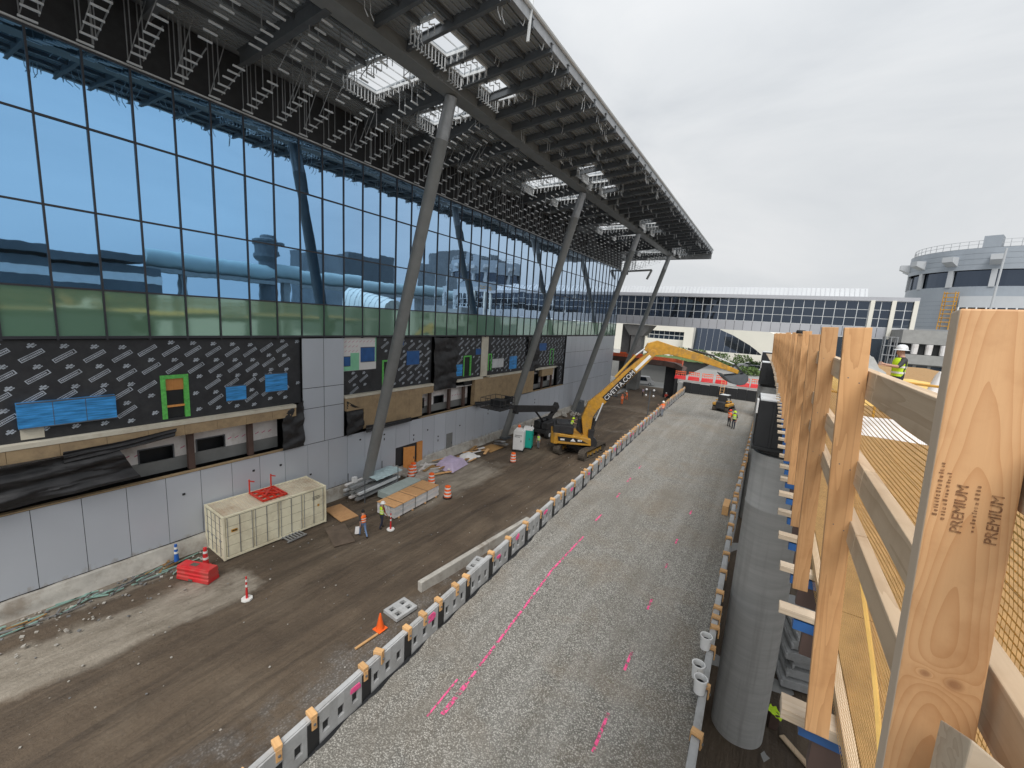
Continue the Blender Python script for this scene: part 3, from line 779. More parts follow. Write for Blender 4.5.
# main girder (I section) and cross beams
gx0 = -18.3
mb = MB(); mb.box(gx0 - .5, gx0 + .5, YS, YE - .6, 27.20, 27.25); mb.box(gx0 - .34, gx0 + .34, YS, YE - .6, 27.25, 27.95)
for c in cy:
    mb.box(gx0 - .33, gx0 + .33, c - 1.7, c - 1.1, 27.26, 27.9)
    for i in range(3):
        for j in range(2): mb.tube((gx0 + .33, c - 1.6 + .35 * j, 27.38 + .2 * i), (gx0 + .36, c - 1.6 + .35 * j, 27.38 + .2 * i), .05, n=6, mi=1)
mb.build('main_girder', [M['steel'], M['galv']], CN)
def ibeam(mb, a, b, h, w):
    a = Vector(a); b = Vector(b)
    mb.bar(a, b, .05, h); o = Vector((0, 0, h / 2)); mb.bar(a - o, b - o, w, .04); mb.bar(a + o, b + o, w, .04)
y = -7.5; i = 0
while y < YE - .5:
    near = min(abs(y - c) for c in cy)
    mb = MB()
    if (i % 2 == 0 or near < 2.6) and not any(h[0] < -20 and h[2] - .1 < y < h[3] + .1 for h in holes): ibeam(mb, (-26.4, y, zd(-26.4) - .45), (gx0 - .3, y, zd(gx0) - .45), .75, .34)
    ibeam(mb, (gx0 + .3, y, zd(gx0) - .32), (XE + .2, y, zd(XE) - .22), .42, .2)
    mb.build('cross_beam', M['steeld'], CN)
    y += 2.015 if near < 2.2 else 4.03 / 2; i += 1
# secondary members along the building
mb = MB()
for x in (-24.6, -22.9, -21.2, -19.6, -16.4, -14.9, -13.4):
    y = YS
    for a, b in sorted([(h[2], h[3]) for h in holes if h[0] - .1 < x < h[1] + .1]) + [(YE, YE)]:
        mb.box(x - .06, x + .06, y, a, zd(x) - .28, zd(x) - .08); y = b
mb.build('purlins', M['steeld'], CN)['kind'] = 'stuff'
# edge: gutter fascia with drip hooks
mb = MB(); mb.box(XE, XE + .12, YS, YE, zd(XE) - .22, zd(XE) + .42, 0); mb.box(XE - .15, XE, YS, YE, zd(XE) - .22, zd(XE) - .17, 0)
mb.tube((XE + .16, YS, zd(XE) + .38), (XE + .16, YE, zd(XE) + .38), .11, n=8, mi=1)
mb.box(-40, XE, YE, YE + .12, zd(-30) - .3, zd(XE) + .35, 0)
mb.build('edge_fascia', [M['galv'], M['galvl']], CN)
mb = MB(); mb.box(XG - .1, XG + .12, Y0, Y1, 24.60, 24.66); mb.build('head_channel', M['galvl'], CN)
# hanger frames: one ladder of little channels and rods per mullion bay, reaching out from the glass
rh = random.Random(11)
st = [4.88 + 1.61 * k for k in range(-8, 50)]
for y in st:
    if y > YE - 1.2: continue
    mb = MB(); nx = 16
    for k in range(nx):
        x = -26.38 + .52 * k
        if x > gx0 - .5: break
        if rh.random() < .13 and k > 2: continue
        z = 24.72 + (x + 26.38) * .31 + rh.uniform(-.05, .05)
        top = zd(x) - .05
        mb.box(x - .04, x + .04, y - .27, y + .27, z - .035, z + .035, 1)
        if inhole(x, y): continue
        if (k % 2 == 0 and rh.random() < .55) or k < 2:
            mb.bar((x, y - .22, z), (x, y - .22, top), .038, .038, (1, 0, 0), 0)
            if rh.random() < .6: mb.bar((x, y + .22, z), (x, y + .22, top), .038, .038, (1, 0, 0), 0)
        if rh.random() < .18: mb.bar((x, y - .2, z + .1), (x + .35, y + .5, top), .035, .035, (1, 0, 0), 0)
    # inner ladder rails
    mb.bar((-26.3, y + .3, 24.95), (-23.9, y + .3, 25.7), .04, .05, (1, 0, 0), 0)
    if rh.random() < .7: mb.bar((-26.3, y + .22, 24.75), (-26.3, y + .22, 27.4), .07, .07, (1, 0, 0), 0)
    mb.build('hanger_frame', [M['galv'], M['galvl']], CN)
# bent rods hanging outside the girder, round the openings and along the eave
mb = MB()
for i in range(150):
    y = rh.uniform(4, YE - 1); x = rh.choice([rh.uniform(-17.8, -16.5), rh.uniform(-15.6, -13.8), rh.uniform(-12.6, -12.1)])
    if inhole(x, y): continue
    h = rh.uniform(.45, .95); t = zd(x); o = rh.uniform(.1, .3) * rh.choice([-1, 1])
    for dy in (0, .32): mb.path([(x, y + dy, t), (x, y + dy + o * .2, t - h * .7), (x + .05, y + dy + o, t - h)], .022, 5)
for h in holes:
    for y in (h[2], h[3]):
        n = int((h[1] - h[0]) / .42)
        for i in range(n + 1):
            x = h[0] + .42 * i; t = zd(x) - .12; s = -1 if y == h[2] else 1
            mb.path([(x, y, t + .2), (x, y + .05 * s, t - .35), (x + .1, y - .22 * s, t - .2), (x + .1, y - .22 * s, t - .6)], .024, 5)
    for x in (h[0],):
        n = int((h[3] - h[2]) / .25)
        for i in range(n + 1):
            y = h[2] + .25 * i; mb.bar((x, y, zd(x) - .1), (x, y, zd(x) - .85), .04, .04)
            mb.bar((x - .12, y, zd(x) - .85), (x + .12, y, zd(x) - .85), .05, .04)
y = 8
while y < YE:
    mb.path([(XE - .3, y, zd(XE) - .2), (XE - .1, y, zd(XE) - .36 - .2 * rh.random()), (XE - .02, y, zd(XE) - .22)], .022, 5); y += rh.choice([.7, 1.0, 1.0, 1.9])
mb.build('bent_rods', M['galvl'], CN)['kind'] = 'stuff'
mb = MB(); mb.bar((-11.75, 18.4, 27.2), (-11.75, 18.6, 29.2), .13, .06); tag(mb.build('hanging_batten', M['galvl']), 'pale vertical batten fixed to the outer canopy edge', 'batten')
# leaning columns
for k, c in enumerate(cy[1:]):
    lab = ['nearest leaning grey steel column, standing by the stacked lumber', 'second leaning grey column, standing behind the portable toilets',
           'third leaning column, foot behind the yellow excavator boom', 'farthest leaning column, in front of the bridge pier'][k]
    t = thing('leaning_column', lab, 'column', (-26.0, c, 0), group='leaning columns under the canopy')
    a = Vector((-26.0, c, .1)); b = Vector((-18.35, c, 27.15)); m_ = a.lerp(b, .915)
    mb = MB(); mb.tube(a, m_, .40, .40, 20); mb.build('shaft', M['steel'], t, smooth=True)
    mb = MB(); mb.tube(m_, b, .405, .36, 20); mb.build('sleeve', M['galv'], t, smooth=True)
    mb = MB(); mb.cbox((-25.97, c, .08), (1.2, 1.2, .2)); mb.build('base_plate', M['steeld'], t)
mb = MB(); z = 26.9
for a, b in (((-27.5, 86.2, 25.2), (-22.6, 86.2, 25.4)), ((-22.6, 86.2, 25.4), (-23.4, 86.2, 23.6)), ((-27.5, 86.2, 24.5), (-27.5, 86.2, 25.4))): mb.bar(a, b, .35, .35)
tag(mb.build('steel_bracket', M['steel']), 'bent grey steel bracket sticking out past the glass corner below the canopy end', 'bracket')
# ---------------------------------------------------------------- enclosed bridge across the far end
BY = 92.0
B = thing('enclosed_bridge', 'long glazed pedestrian bridge crossing the far end of the site', 'bridge', (-8, BY, 14.4))
bx0, bx1 = -33.0, 18.6
mb = MB(); mb.box(bx0, bx1, BY, BY + 9, 14.75, 16.3, 1)
n = 34
for i in range(n):
    a = bx0 + (bx1 - bx0) * i / n; b = bx0 + (bx1 - bx0) * (i + 1) / n
    mb.box(a + .03, b - .03, BY - .08, BY, 14.65, 16.45, 0)
mb.build('cladding_band', [M['bridgeclad'], M['joint']], B)
mb = MB(); mb.box(bx0, bx1, BY + .06, BY + 8.9, 16.45, 20.75); mb.build('inner_volume', M['machdark'], B)
for i in range(n):
    a = bx0 + (bx1 - bx0) * i / n; b = bx0 + (bx1 - bx0) * (i + 1) / n
    mb = MB()
    for j in range(3):
        z0, z1 = 16.5 + j * 1.42, 16.5 + (j + 1) * 1.42; e = rnd.uniform(-.01, .01)
        mb.quad((a + .05, BY, z0 + .04), (b - .05, BY + e, z0 + .04), (b - .05, BY + e, z1 - .04), (a + .05, BY, z1 - .04))
    mb.build('window', M['bridgeglass'], B)
mb = MB()
for i in range(n + 1):
    a = bx0 + (bx1 - bx0) * i / n; mb.box(a - .045, a + .045, BY - .06, BY + .05, 16.45, 20.8)
for j in range(4): z = 16.5 + j * 1.42; mb.box(bx0, bx1, BY - .05, BY + .05, z - .035, z + .035)
mb.build('glazing_bars', M['galvl'], B)
mb = MB(); mb.box(bx0 - .2, bx1, BY - .35, BY + 9.3, 20.8, 21.45, 1)
mb.grid(lambda u, v: (bx0 + 1.2 + u * 44.0, BY + .8 + v * 1.2, 21.45 + v * 1.55), 1, 1, 0)
mb.box(bx0 + 1.2, bx0 + 45.2, BY + 2.0, BY + 7.5, 21.45, 23.0, 0)
for i in range(64):
    x = bx0 + 1.4 + i * .69; mb.bar((x, BY + .75, 21.5), (x, BY + 1.97, 23.05), .07, .08, mi=1)
mb.build('roof', [M['roofw'], M['bridgeclad']], B)
for a in (12.6, 15.3, 18.0): mb = MB(); mb.box(a, a + .55, BY - .45, BY - .02, 14.4, 20.9); mb.build('white_post', M['shell'], B)
t = thing('bridge_pier', 'grey concrete pier with a flared cap under the left end of the bridge', 'pier', (-26.2, 94, 0))
mb = MB(); mb.hexa([(-27.3, 92.8, 0), (-25.0, 92.8, 0), (-25.0, 96, 0), (-27.3, 96, 0), (-27.3, 92.8, 12.2), (-25.0, 92.8, 12.2), (-25.0, 96, 12.2), (-27.3, 96, 12.2)]); mb.build('shaft', M['conc'], t, bevel=.15)
mb = MB(); mb.hexa([(-27.6, 92.5, 12.2), (-24.7, 92.5, 12.2), (-24.7, 96.3, 12.2), (-27.6, 96.3, 12.2), (-29.2, 92.3, 14.6), (-22.8, 92.3, 14.6), (-22.8, 96.5, 14.6), (-29.2, 96.5, 14.6)]); mb.build('cap', M['conc'], t)
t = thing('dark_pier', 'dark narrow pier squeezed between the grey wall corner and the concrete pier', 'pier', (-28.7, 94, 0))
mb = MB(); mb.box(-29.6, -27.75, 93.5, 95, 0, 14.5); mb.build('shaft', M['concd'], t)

# ---------------------------------------------------------------- round tower building
RT = thing('round_building', 'round grey clad building with a dark window band and pale brackets at the right', 'building', (34.4, 120, 0))
rc = (34.4, 120, 0); rr_ = 12.4
def ring(mb, z0, z1, r, mi=0, n=72): mb.lathe([(r, z0), (r, z1)], rc, n, mi)
mb = MB()
for z0, z1 in ((5, 12), (16, 22.4)):
    z = z0
    while z < z1 - .1: ring(mb, z, min(z + .78, z1), rr_); ring(mb, min(z + .78, z1), min(z + .8, z1), rr_ - .04, 1); z += .8
for i in range(4): z = 27.9 + i * .95; ring(mb, z, z + .92, rr_ + .15); mb.lathe([(rr_, z + .92), (rr_ + .15, z + .92)], rc, 72, 1)
ring(mb, 22.4, 25.0, rr_); mb.lathe([(rr_ + .15, 31.7), (0, 31.7)], rc, 72, 0); mb.lathe([(rr_ - .8, 27.9), (rr_ + .15, 27.9)], rc, 72, 1)
mb.build('cladding', [M['towerclad'], M['joint']], RT)
mb = MB(); mb.lathe([(rr_ - .5, 25.0), (rr_ - .5, 27.9)], rc, 72); mb.build('window_band', M['bridgeglass'], RT)
for k in range(14):
    a = 2 * math.pi * k / 14 + R(227); d = Vector((math.cos(a), math.sin(a), 0)); s = Vector((-d.y, d.x, 0)); p = Vector(rc) + d * rr_
    mb = MB(); mb.bar(p + Vector((0, 0, 24.9)) - d * .1, p + Vector((0, 0, 28.0)) - d * .1, .75, .5, d); mb.build('pilaster', M['roofw'], RT)
    mb = MB(); q = p + Vector((0, 0, 29.6)); mb.prism([q - s * .8 + Vector((0, 0, .7)), q - s * .8 + d * 1.7 + Vector((0, 0, .7)), q - s * .8 + d * 1.7 - Vector((0, 0, .2)), q - s * .8 - Vector((0, 0, 1.0))], s * 1.6); mb.build('bracket', M['roofw'], RT)
mb = MB()
for k in range(60):
    a = 2 * math.pi * k / 60; p = Vector(rc) + Vector((math.cos(a), math.sin(a), 0)) * (rr_ - .3); mb.tube(p + Vector((0, 0, 31.7)), p + Vector((0, 0, 33.0)), .05, n=5)
for z in (32.4, 33.0): mb.lathe([(rr_ - .33, z), (rr_ - .27, z), (rr_ - .27, z + .06), (rr_ - .33, z + .06), (rr_ - .33, z)], rc, 60, caps=False)
mb.build('roof_rail', M['roofw'], RT)
mb = MB(); a = R(248); mb.cbox((rc[0] + 11 * math.cos(a), rc[1] + 11 * math.sin(a), 32.7), (3, 2.2, 2.0), a); mb.build('roof_box', M['towerclad'], RT)
# lower skirt: pale band, dark windows, ladder cage
mb = MB()
for k in range(22):
    a0 = R(238 + k * 5.0); a1 = a0 + R(4.7)
    mb.lathe([(rr_ + .9, 16.4), (rr_ + .9, 21.2)], rc, 1, 0, a1 - a0, a0)
mb.build('lower_windows', M['bridgeglass'], RT)
mb = MB(); mb.lathe([(rr_ + .2, 21.2), (rr_ + 1.1, 21.2), (rr_ + 1.1, 23.2), (rr_ + .2, 23.2)], rc, 40, 0, R(110), R(238)); mb.build('pale_band', M['roofw'], RT)
mb = MB()
for k in range(23): a = R(238 + k * 5.0 - .1); mb.bar((rc[0] + (rr_ + 1) * math.cos(a), rc[1] + (rr_ + 1) * math.sin(a), 16.2), (rc[0] + (rr_ + 1) * math.cos(a), rc[1] + (rr_ + 1) * math.sin(a), 21.2), .3 if k else .9, .2); 
for z in (17.8, 19.5): mb.lathe([(rr_ + .95, z), (rr_ + .95, z + .12)], rc, 40, 0, R(110), R(238))
mb.build('window_bars', M['galvl'], RT)
mb = MB(); a = R(233); d = Vector((math.cos(a), math.sin(a), 0)); s = Vector((-d.y, d.x, 0)); p = Vector(rc) + d * (rr_ + .9)
for z in [16.2 + .75 * k for k in range(11)]: mb.path([p + s * .8 + Vector((0, 0, z)), p + s * .8 + d * .9 + Vector((0, 0, z)), p - s * .8 + d * .9 + Vector((0, 0, z)), p - s * .8 + Vector((0, 0, z))], .09, 5)
for q in (p + s * .8, p - s * .8, p + s * .8 + d * .9, p - s * .8 + d * .9): mb.tube(q + Vector((0, 0, 15)), q + Vector((0, 0, 24)), .08, n=5)
tag(mb.build('caged_ladder', M['yel']), 'yellow orange caged ladder climbing the round building', 'ladder')
mb = MB(); mb.prism([(21.0, 104.5, 16.2), (27, 100, 16.2), (33, 99, 16.2), (33, 108, 16.2), (24, 112, 16.2)], (0, 0, .7)); tag(mb.build('entrance_canopy', M['roofw']), 'thin pale canopy slab at the foot of the round building', 'canopy')
mb = MB(); mb.tube((23.6, 82, 12), (23.9, 82, 27.3), .16, .11, 8); tag(mb.build('white_mast', M['roofw']), 'slim white mast standing in front of the round building', 'mast')
t = thing('vaulted_tent', 'pale green white vaulted tube roof peeking above the near fence post at the right', 'vault', (23.5, 60, 12))
mb = MB(); mb.grid(lambda u, v: (18.0 + 14 * u, 62 - 3 * math.cos(v * math.pi) + 2, 14.5 + 4.2 * math.sin(v * math.pi) * (.55 + .45 * math.sin(u * 1.7))), 14, 14); mb.build('skin', M['shell'], t, smooth=True)
mb = MB()
for i in range(1, 9):
    u = i / 9; mb.path([(18 + 14 * u, 64 - 3.03 * math.cos(v * math.pi / 12), 14.52 + 4.22 * math.sin(v * math.pi / 12) * (.55 + .45 * math.sin(u * 1.7))) for v in range(13)], .05, 5)
mb.build('rib', M['galv'], t)
# dark plinth under the bridge's right end, low concrete building beside it
t = thing('navy_hoarding', 'dark navy hoarding wall under the right end of the bridge', 'hoarding', (11, 90, 6))
mb = MB()
for i in range(8): mb.box(7.2 + i * 1.2, 8.38 + i * 1.2, 89.6, 89.75, 6, 14.6)
mb.build('board', M['navywall'], t)
t = thing('low_concrete_building', 'low grey concrete building with small dark openings below the round building', 'building', (20, 88, 5))
mb = MB(); mb.box(15.9, 30, 84, 96, 5, 11.6); mb.box(15.9, 30, 83.6, 84, 11.2, 12.6); mb.box(15.9, 30, 84, 96, 14.2, 16.2); mb.build('wall', M['conc'], t)
mb = MB(); mb.box(16.2, 29.8, 84.6, 95.8, 12.6, 14.2); mb.build('dark_band', M['black'], t)
for i in range(7): mb = MB(); mb.lathe([(.38, 0), (.42, 1.5)], (17.6 + i * 1.55, 84.3, 12.65), 10); mb.build('stub_column', M['whited'], t)
for i in range(8): mb = MB(); mb.box(16.5 + i * 1.6, 17.7 + i * 1.6, 83.9, 83.98, 6.6, 11.0); mb.build('window', M['glassd'], t)
t = thing('stair_frame', 'small grey framed stair tower at the corner of the low concrete building', 'stair tower', (14.9, 84, 6))
mb = MB()
for x in (13.9, 14.6, 15.3):
    for y in (83, 84.4): mb.tube((x, y, 6), (x, y, 15), .09, n=6)
for z in (8, 9.4, 10.8, 12.2, 13.6, 14.9): mb.box(13.8, 15.4, 82.9, 84.5, z, z + .1)
mb.build('frame', M['galv'], t)

# ---------------------------------------------------------------- far background under the bridge
t = thing('white_wall_building', 'plain cream white building seen under the left of the bridge', 'building', (-46, 140, 0))
mb = MB(); mb.box(-62, -36.5, 138, 150, 0, 17); mb.build('wall', M['shell'], t)
mb = MB(); mb.box(-36.5, -24, 141, 155, 0, 10.6); mb.build('low_wall', M['shell'], t)
mb = MB(); mb.box(-36.5, -24, 142, 155, 13.2, 17); mb.build('upper_wall', M['shell'], t)
mb = MB(); mb.box(-36.4, -24, 143, 143.2, 10.6, 13.2)
o = mb.build('window', M['glassd'], t)
mb = MB()
for x in range(8): mb.box(-36 + x * 1.6, -35.9 + x * 1.6, 142.9, 143, 10.6, 13.2)
mb.box(-36.4, -24, 142.85, 143, 11.8, 12.0); mb.build('frame', M['galvl'], o)
t = thing('curved_terminal', 'low white shell-roofed terminal with a sweeping arched wing and green grey glass', 'terminal', (-5, 140, 0))
def loft(mb, top, bot, dy, nm):
    n = len(top) - 1
    for i in range(n):
        a, b, c, d = top[i], top[i + 1], bot[i + 1], bot[i]
        mb.hexa([(d[0], d[1], d[2]), (c[0], c[1], c[2]), (c[0], c[1] + dy, c[2]), (d[0], d[1] + dy, d[2]), (a[0], a[1], a[2]), (b[0], b[1], b[2]), (b[0], b[1] + dy, b[2]), (a[0], a[1] + dy, a[2])])
mb = MB()
loft(mb, [(-13.6, 131, 15.3), (-9.9, 130, 15.6), (-7.8, 130, 15.7), (-5.8, 130, 15.7), (-4.2, 130, 15.5), (-2.1, 130, 15), (0, 130, 14.2), (2.4, 130, 12.4)],
     [(-13.6, 131, 14.7), (-9.9, 130, 13.25), (-7.8, 130, 12.1), (-5.8, 130, 11.0), (-4.2, 130, 9.9), (-2.1, 130, 8.2), (-.4, 130, 5.6), (.6, 130, 1.0)], 5, 'wing')
mb.build('arched_wing', M['shell'], t)
mb = MB()
mb.grid(lambda u, v: (-2 + 24 * u, 133 + 8 * v, 13.0 + 1.6 * math.sin(u * 2.4 + .4) - .5 * u + 2.2 * v), 16, 4)
loft(mb, [(-1, 132, 12.2), (3, 131, 13.3), (8, 131, 13.6), (14, 131, 13.2), (20, 131, 12.2)], [(2.6, 131.5, 8.4), (5, 131, 8.0), (9, 131, 6.5), (14, 131, 6.2), (20, 131, 6.0)], 6, 'vault')
mb.build('vault', M['shell'], t, smooth=False)
mb = MB(); mb.path([(2.2, 130.6, 13.0), (3.4, 130.5, 11.6), (3.9, 130.4, 9.9), (3.2, 130.3, 8.6)], .22, 8); mb.lathe([(0, -.7), (.8, -.5), (1.0, 0), (.8, .5), (0, .7)], (2.9, 130.2, 8.5), 10); mb.build('dark_scupper', M['machdark'], t)
for i in range(14):
    mb = MB(); x = -21.5 + i * 1.75; mb.quad((x, 139, 5.2), (x + 1.7, 139, 5.2), (x + 1.7, 141.5, 15.2), (x, 141.5, 15.2)); mb.build('window', M['bridgeglass'], t)
mb = MB(); mb.box(-24, -21.4, 137, 146, 0, 15.2); mb.build('side_pylon', M['shell'], t)
mb = MB(); mb.box(-34, 1, 127.4, 128, 0, 8.6); mb.build('garden_wall', M['shell'], t)
# raised road behind the fill
mb = MB(); mb.box(-12.4, 14, 70.2, 126, 5.6, 6.2); mb.box(-40, -19, 88.1, 94, 6.7, 7.5); mb.box(-62, -13.4, 113, 137.9, 0, 6.15)
tag(mb.build('upper_road', M['asph']), kind='structure')
t = thing('black_hoarding', 'low black sheeted hoarding closing the far end of the gravel', 'hoarding', (-6, 68.4, 4.5))
for i in range(9): mb = MB(); mb.box(-11.2 + i * 1.25, -9.99 + i * 1.25, 68.35 + .03 * (i % 2), 68.5 + .03 * (i % 2), 4.3, 6.15 - .04 * (i % 3)); mb.build('board', M['black'], t)
mb = MB(); mb.box(-12.0, .6, 68.6, 70.3, 4.0, 6.0); tag(mb.build('road_edge_slab', M['conc']), 'concrete slab edge of the upper road behind the black hoarding', 'slab')
# red water barriers with orange netting along the road edge
bar = None
for i, x in enumerate((-12.2, -10.2, -8.2, -6.2, -3.2, -1.4)):
    lab = ['leftmost red barrier on the upper road, beside the portal', 'second red barrier from the portal on the upper road', 'red barrier behind the long excavator arm', 'red barrier behind the small loader',
           'red barrier just right of the excavator bucket', 'rightmost red barrier on the upper road, by the far column form'][i]
    if bar is None:
        bar = thing('road_barrier', lab, 'barrier', (x, 71, 6.2), 0, 'red barriers on the upper road')
        mb = MB(); mb.hexa([(-.85, -.3, 0), (.85, -.3, 0), (.85, .3, 0), (-.85, .3, 0), (-.8, -.15, .62), (.8, -.15, .62), (.8, .15, .62), (-.8, .15, .62)]); mb.build('body', M['red'], bar, bevel=.05)
        mb = MB(); mb.box(-.8, .8, -.03, .03, .9, 1.0); mb.box(-.8, .8, -.03, .03, 1.2, 1.32); [mb.box(-.75 + q_ * .3, -.70 + q_ * .3, -.04, .04, .62, 1.35) for q_ in range(6)]; mb.build('fence_panel', M['orangenet'], bar)
    else: dup(bar, (x, 71 + .2 * (i % 2), 6.2), R(4 * (i % 3 - 1)), lab)
# underpass portal: deck, curved black clad side wall, orange netting on top
t = thing('underpass_portal', 'underpass portal with a curved black clad side wall and brown top edge', 'underpass', (-20, 90, 0))
mb = MB(); mb.prism([(-34, 88, 6.6), (-19, 88, 6.6), (-16.2, 87, 6.4), (-14.2, 84, 6.0), (-13.5, 79, 5.6), (-13.0, 79, 5.6), (-13.6, 85, 6), (-15.6, 88.6, 6.4), (-18, 94, 6.6), (-34, 94, 6.6)], (0, 0, 1.0)); mb.build('deck_edge', M['brown'], t)
pts = [(-18.2, 88.9), (-15.8, 88.3), (-14.7, 87), (-14.2, 84), (-13.9, 79), (-13.4, 74), (-12.6, 70.5)]
mb = MB()
for a, b in zip(pts, pts[1:]): mb.bar((*a, 3.2), (*b, 3.2), .3, 6.6 if a[1] > 80 else 6.2)
mb.build('side_wall', M['tarp'], t)
mb = MB()
tp = [(-34, 88), (-19, 88), (-16.2, 87), (-14.2, 84), (-13.5, 79)]
for a, b in zip(tp, tp[1:]): mb.bar((*a, 7.95), (*b, 7.95), .05, .7)
tag(mb.build('orange_netting', M['orangenet']), 'orange safety netting along the top of the underpass portal', 'netting')
for i, (x, y) in enumerate(((-30.5, 89.2), (-27.5, 89), (-24, 89))):
    mb = MB(); mb.hexa([(x - .8, y - .3, 7.55), (x + .8, y - .3, 7.55), (x + .8, y + .3, 7.55), (x - .8, y + .3, 7.55), (x - .7, y - .12, 8.5), (x + .7, y - .12, 8.5), (x + .7, y + .12, 8.5), (x - .7, y + .12, 8.5)])
    tag(mb.build('deck_barrier', M['orange'], bevel=.04), ['orange barrier beside the bridge pier on the portal roof', 'orange barrier in the middle of the portal roof', 'orange barrier nearest the excavator elbow on the portal roof'][i], 'barrier', 'orange barriers on the portal')
# planting strip and shrubs along the upper road
def shrub(name, label, c, r, h, n, seed, grp):
    t = thing(name, label, 'shrub', c, 0, grp); q = random.Random(seed)
    mb = MB()
    for i in range(5):
        a = q.uniform(0, 6.28); mb.tube((0, 0, 0), (math.cos(a) * r * .5, math.sin(a) * r * .5, h * .7), .05, .02, 5)
    mb.build('stem', M['trunk'], t)
    mb = MB()
    for i in range(n):
        a, b = q.uniform(0, 6.28), q.uniform(.1, 1); rr = r * math.sqrt(q.random()) * (1 - .4 * b)
        p = Vector((rr * math.cos(a), rr * math.sin(a), h * b + q.uniform(-.1, .1))); s = q.uniform(.12, .26)
        u = Vector((q.uniform(-1, 1), q.uniform(-1, 1), q.uniform(-1, 1))).normalized() * s; v = Vector((q.uniform(-1, 1), q.uniform(-1, 1), q.uniform(-1, 1))).normalized() * s * .6
        mb.quad(p - u - v, p + u - v, p + u + v, p - u + v)
    mb.build('foliage', M['hedge'], t)
sl = ['shrub at the far left by the white building', 'shrub just left of the excavator elbow', 'shrub right of the excavator elbow', 'bushy shrub behind the middle of the excavator arm', 'shrub behind the arm, below the glass front', 'wide low shrub above the excavator bucket', 'shrub below the arched white wing', 'rightmost shrub near the parked cars', 'small shrub in front of the parked cars']
for i, (x, y, r, h) in enumerate(((-46, 129, 2.2, 5.5), (-36.5, 122, 2.2, 4.5), (-27, 118, 2.4, 3.6), (-21, 117, 2.8, 3.2), (-16, 116, 2.8, 3.0), (-11, 113, 3.2, 2.8), (-6, 112, 3.0, 2.8), (-2.6, 104, 2.6, 2.0), (-3.5, 92, 2.6, 1.6))):
    shrub('shrub', 'green ' + sl[i], (x, y, 6.15), r, h, 480, i, 'shrubs beside the upper road')
mb = MB(); mb.grid(lambda u, v: (-30 + 30 * u, 111 + 9 * v, 6.25 + .7 * math.sin(v * 3.14) + .25 * mnoise.noise(Vector((u * 30, v * 9, 0)))), 90, 24); tag(mb.build('ground_cover', M['hedge']), 'green ground cover on the bank beside the upper road', 'ground cover', kind='stuff')
# parked cars
def car(label, loc, rz, paint, van=False):
    t = thing('van' if van else 'parked_car', label, 'van' if van else 'car', loc, rz, None if van else 'cars parked beyond the gravel')
    L, W, H = (5.2, 1.95, 2.1) if van else (4.5, 1.8, 1.45)
    pr = [(-L / 2, .35), (L / 2, .35), (L / 2, .8), (L / 2 - .25, .95), (L * .27, 1.0), (L * .12, H), (-L * .42, H), (-L / 2, 1.0)] if not van else [(-L / 2, .35), (L / 2, .35), (L / 2, .9), (L / 2 - .5, 1.15), (L * .30, H), (-L * .49, H)]
    mb = MB(); mb.prism([(-W / 2, y, z) for y, z in pr], (W, 0, 0)); b = mb.build('body', M[paint], t, bevel=.08)
    mb = MB()
    for s in (-1, 1):
        x = s * (W / 2 + .004)
        mb.quad((x, -L * .38, 1.02), (x, L * .2, 1.02), (x, L * .11, H - .12), (x, -L * .36, H - .12))
    mb.build('side_window', M['glassd'], t)
    mb = MB(); a, c = (L * .27, L * .12) if not van else (L * .375, L * .305)
    z0, z1 = (1.03, H - .05) if not van else (1.25, H - .1)
    mb.quad((-W * .42, a - .02, z0 + .03), (W * .42, a - .02, z0 + .03), (W * .4, c + .05, z1 + .03), (-W * .4, c + .05, z1 + .03)); mb.quad((-W * .42, -L / 2 - .004, 1.05), (W * .42, -L / 2 - .004, 1.05), (W * .4, -L * .47, H - .2), (-W * .4, -L * .47, H - .2)); mb.build('windscreen', M['glassd'], t)
    for sx in (-1, 1):
        for sy in (-.31, .31):
            mb = MB(); mb.tube((sx * (W / 2 - .2), sy * L, .33), (sx * (W / 2 + .02), sy * L, .33), .33, n=14); w_ = mb.build('wheel', M['rubber'], t)
            mb = MB(); mb.tube((sx * (W / 2), sy * L, .33), (sx * (W / 2 + .03), sy * L, .33), .2, n=10); mb.build('rim', M['galvl'], w_)
        mb = MB(); mb.box(sx * W * .36 - .18, sx * W * .36 + .18, L / 2, L / 2 + .02, .68, .82); mb.build('headlight', M['reflw'], t)
    return t
car('white van parked in the shade of the underpass portal', (-26.5, 104, 0), R(-70), 'carw', True)
cl_ = ['white parked car nearest the fence posts beyond the gravel', 'grey parked car left of the white one', 'blue parked car at the back by the arched wing', 'white parked car behind the shrub', 'grey parked car farthest right in the row']
for i, (x, y, rz, p_) in enumerate(((-.6, 98, 20, 'carw'), (-3.2, 101, 25, 'carg'), (-.8, 106, 25, 'carb'), (-4.4, 109, 30, 'carw'), (1.6, 110, 20, 'carg'))): car(cl_[i], (x, y, 6.2), R(rz + 60), p_)

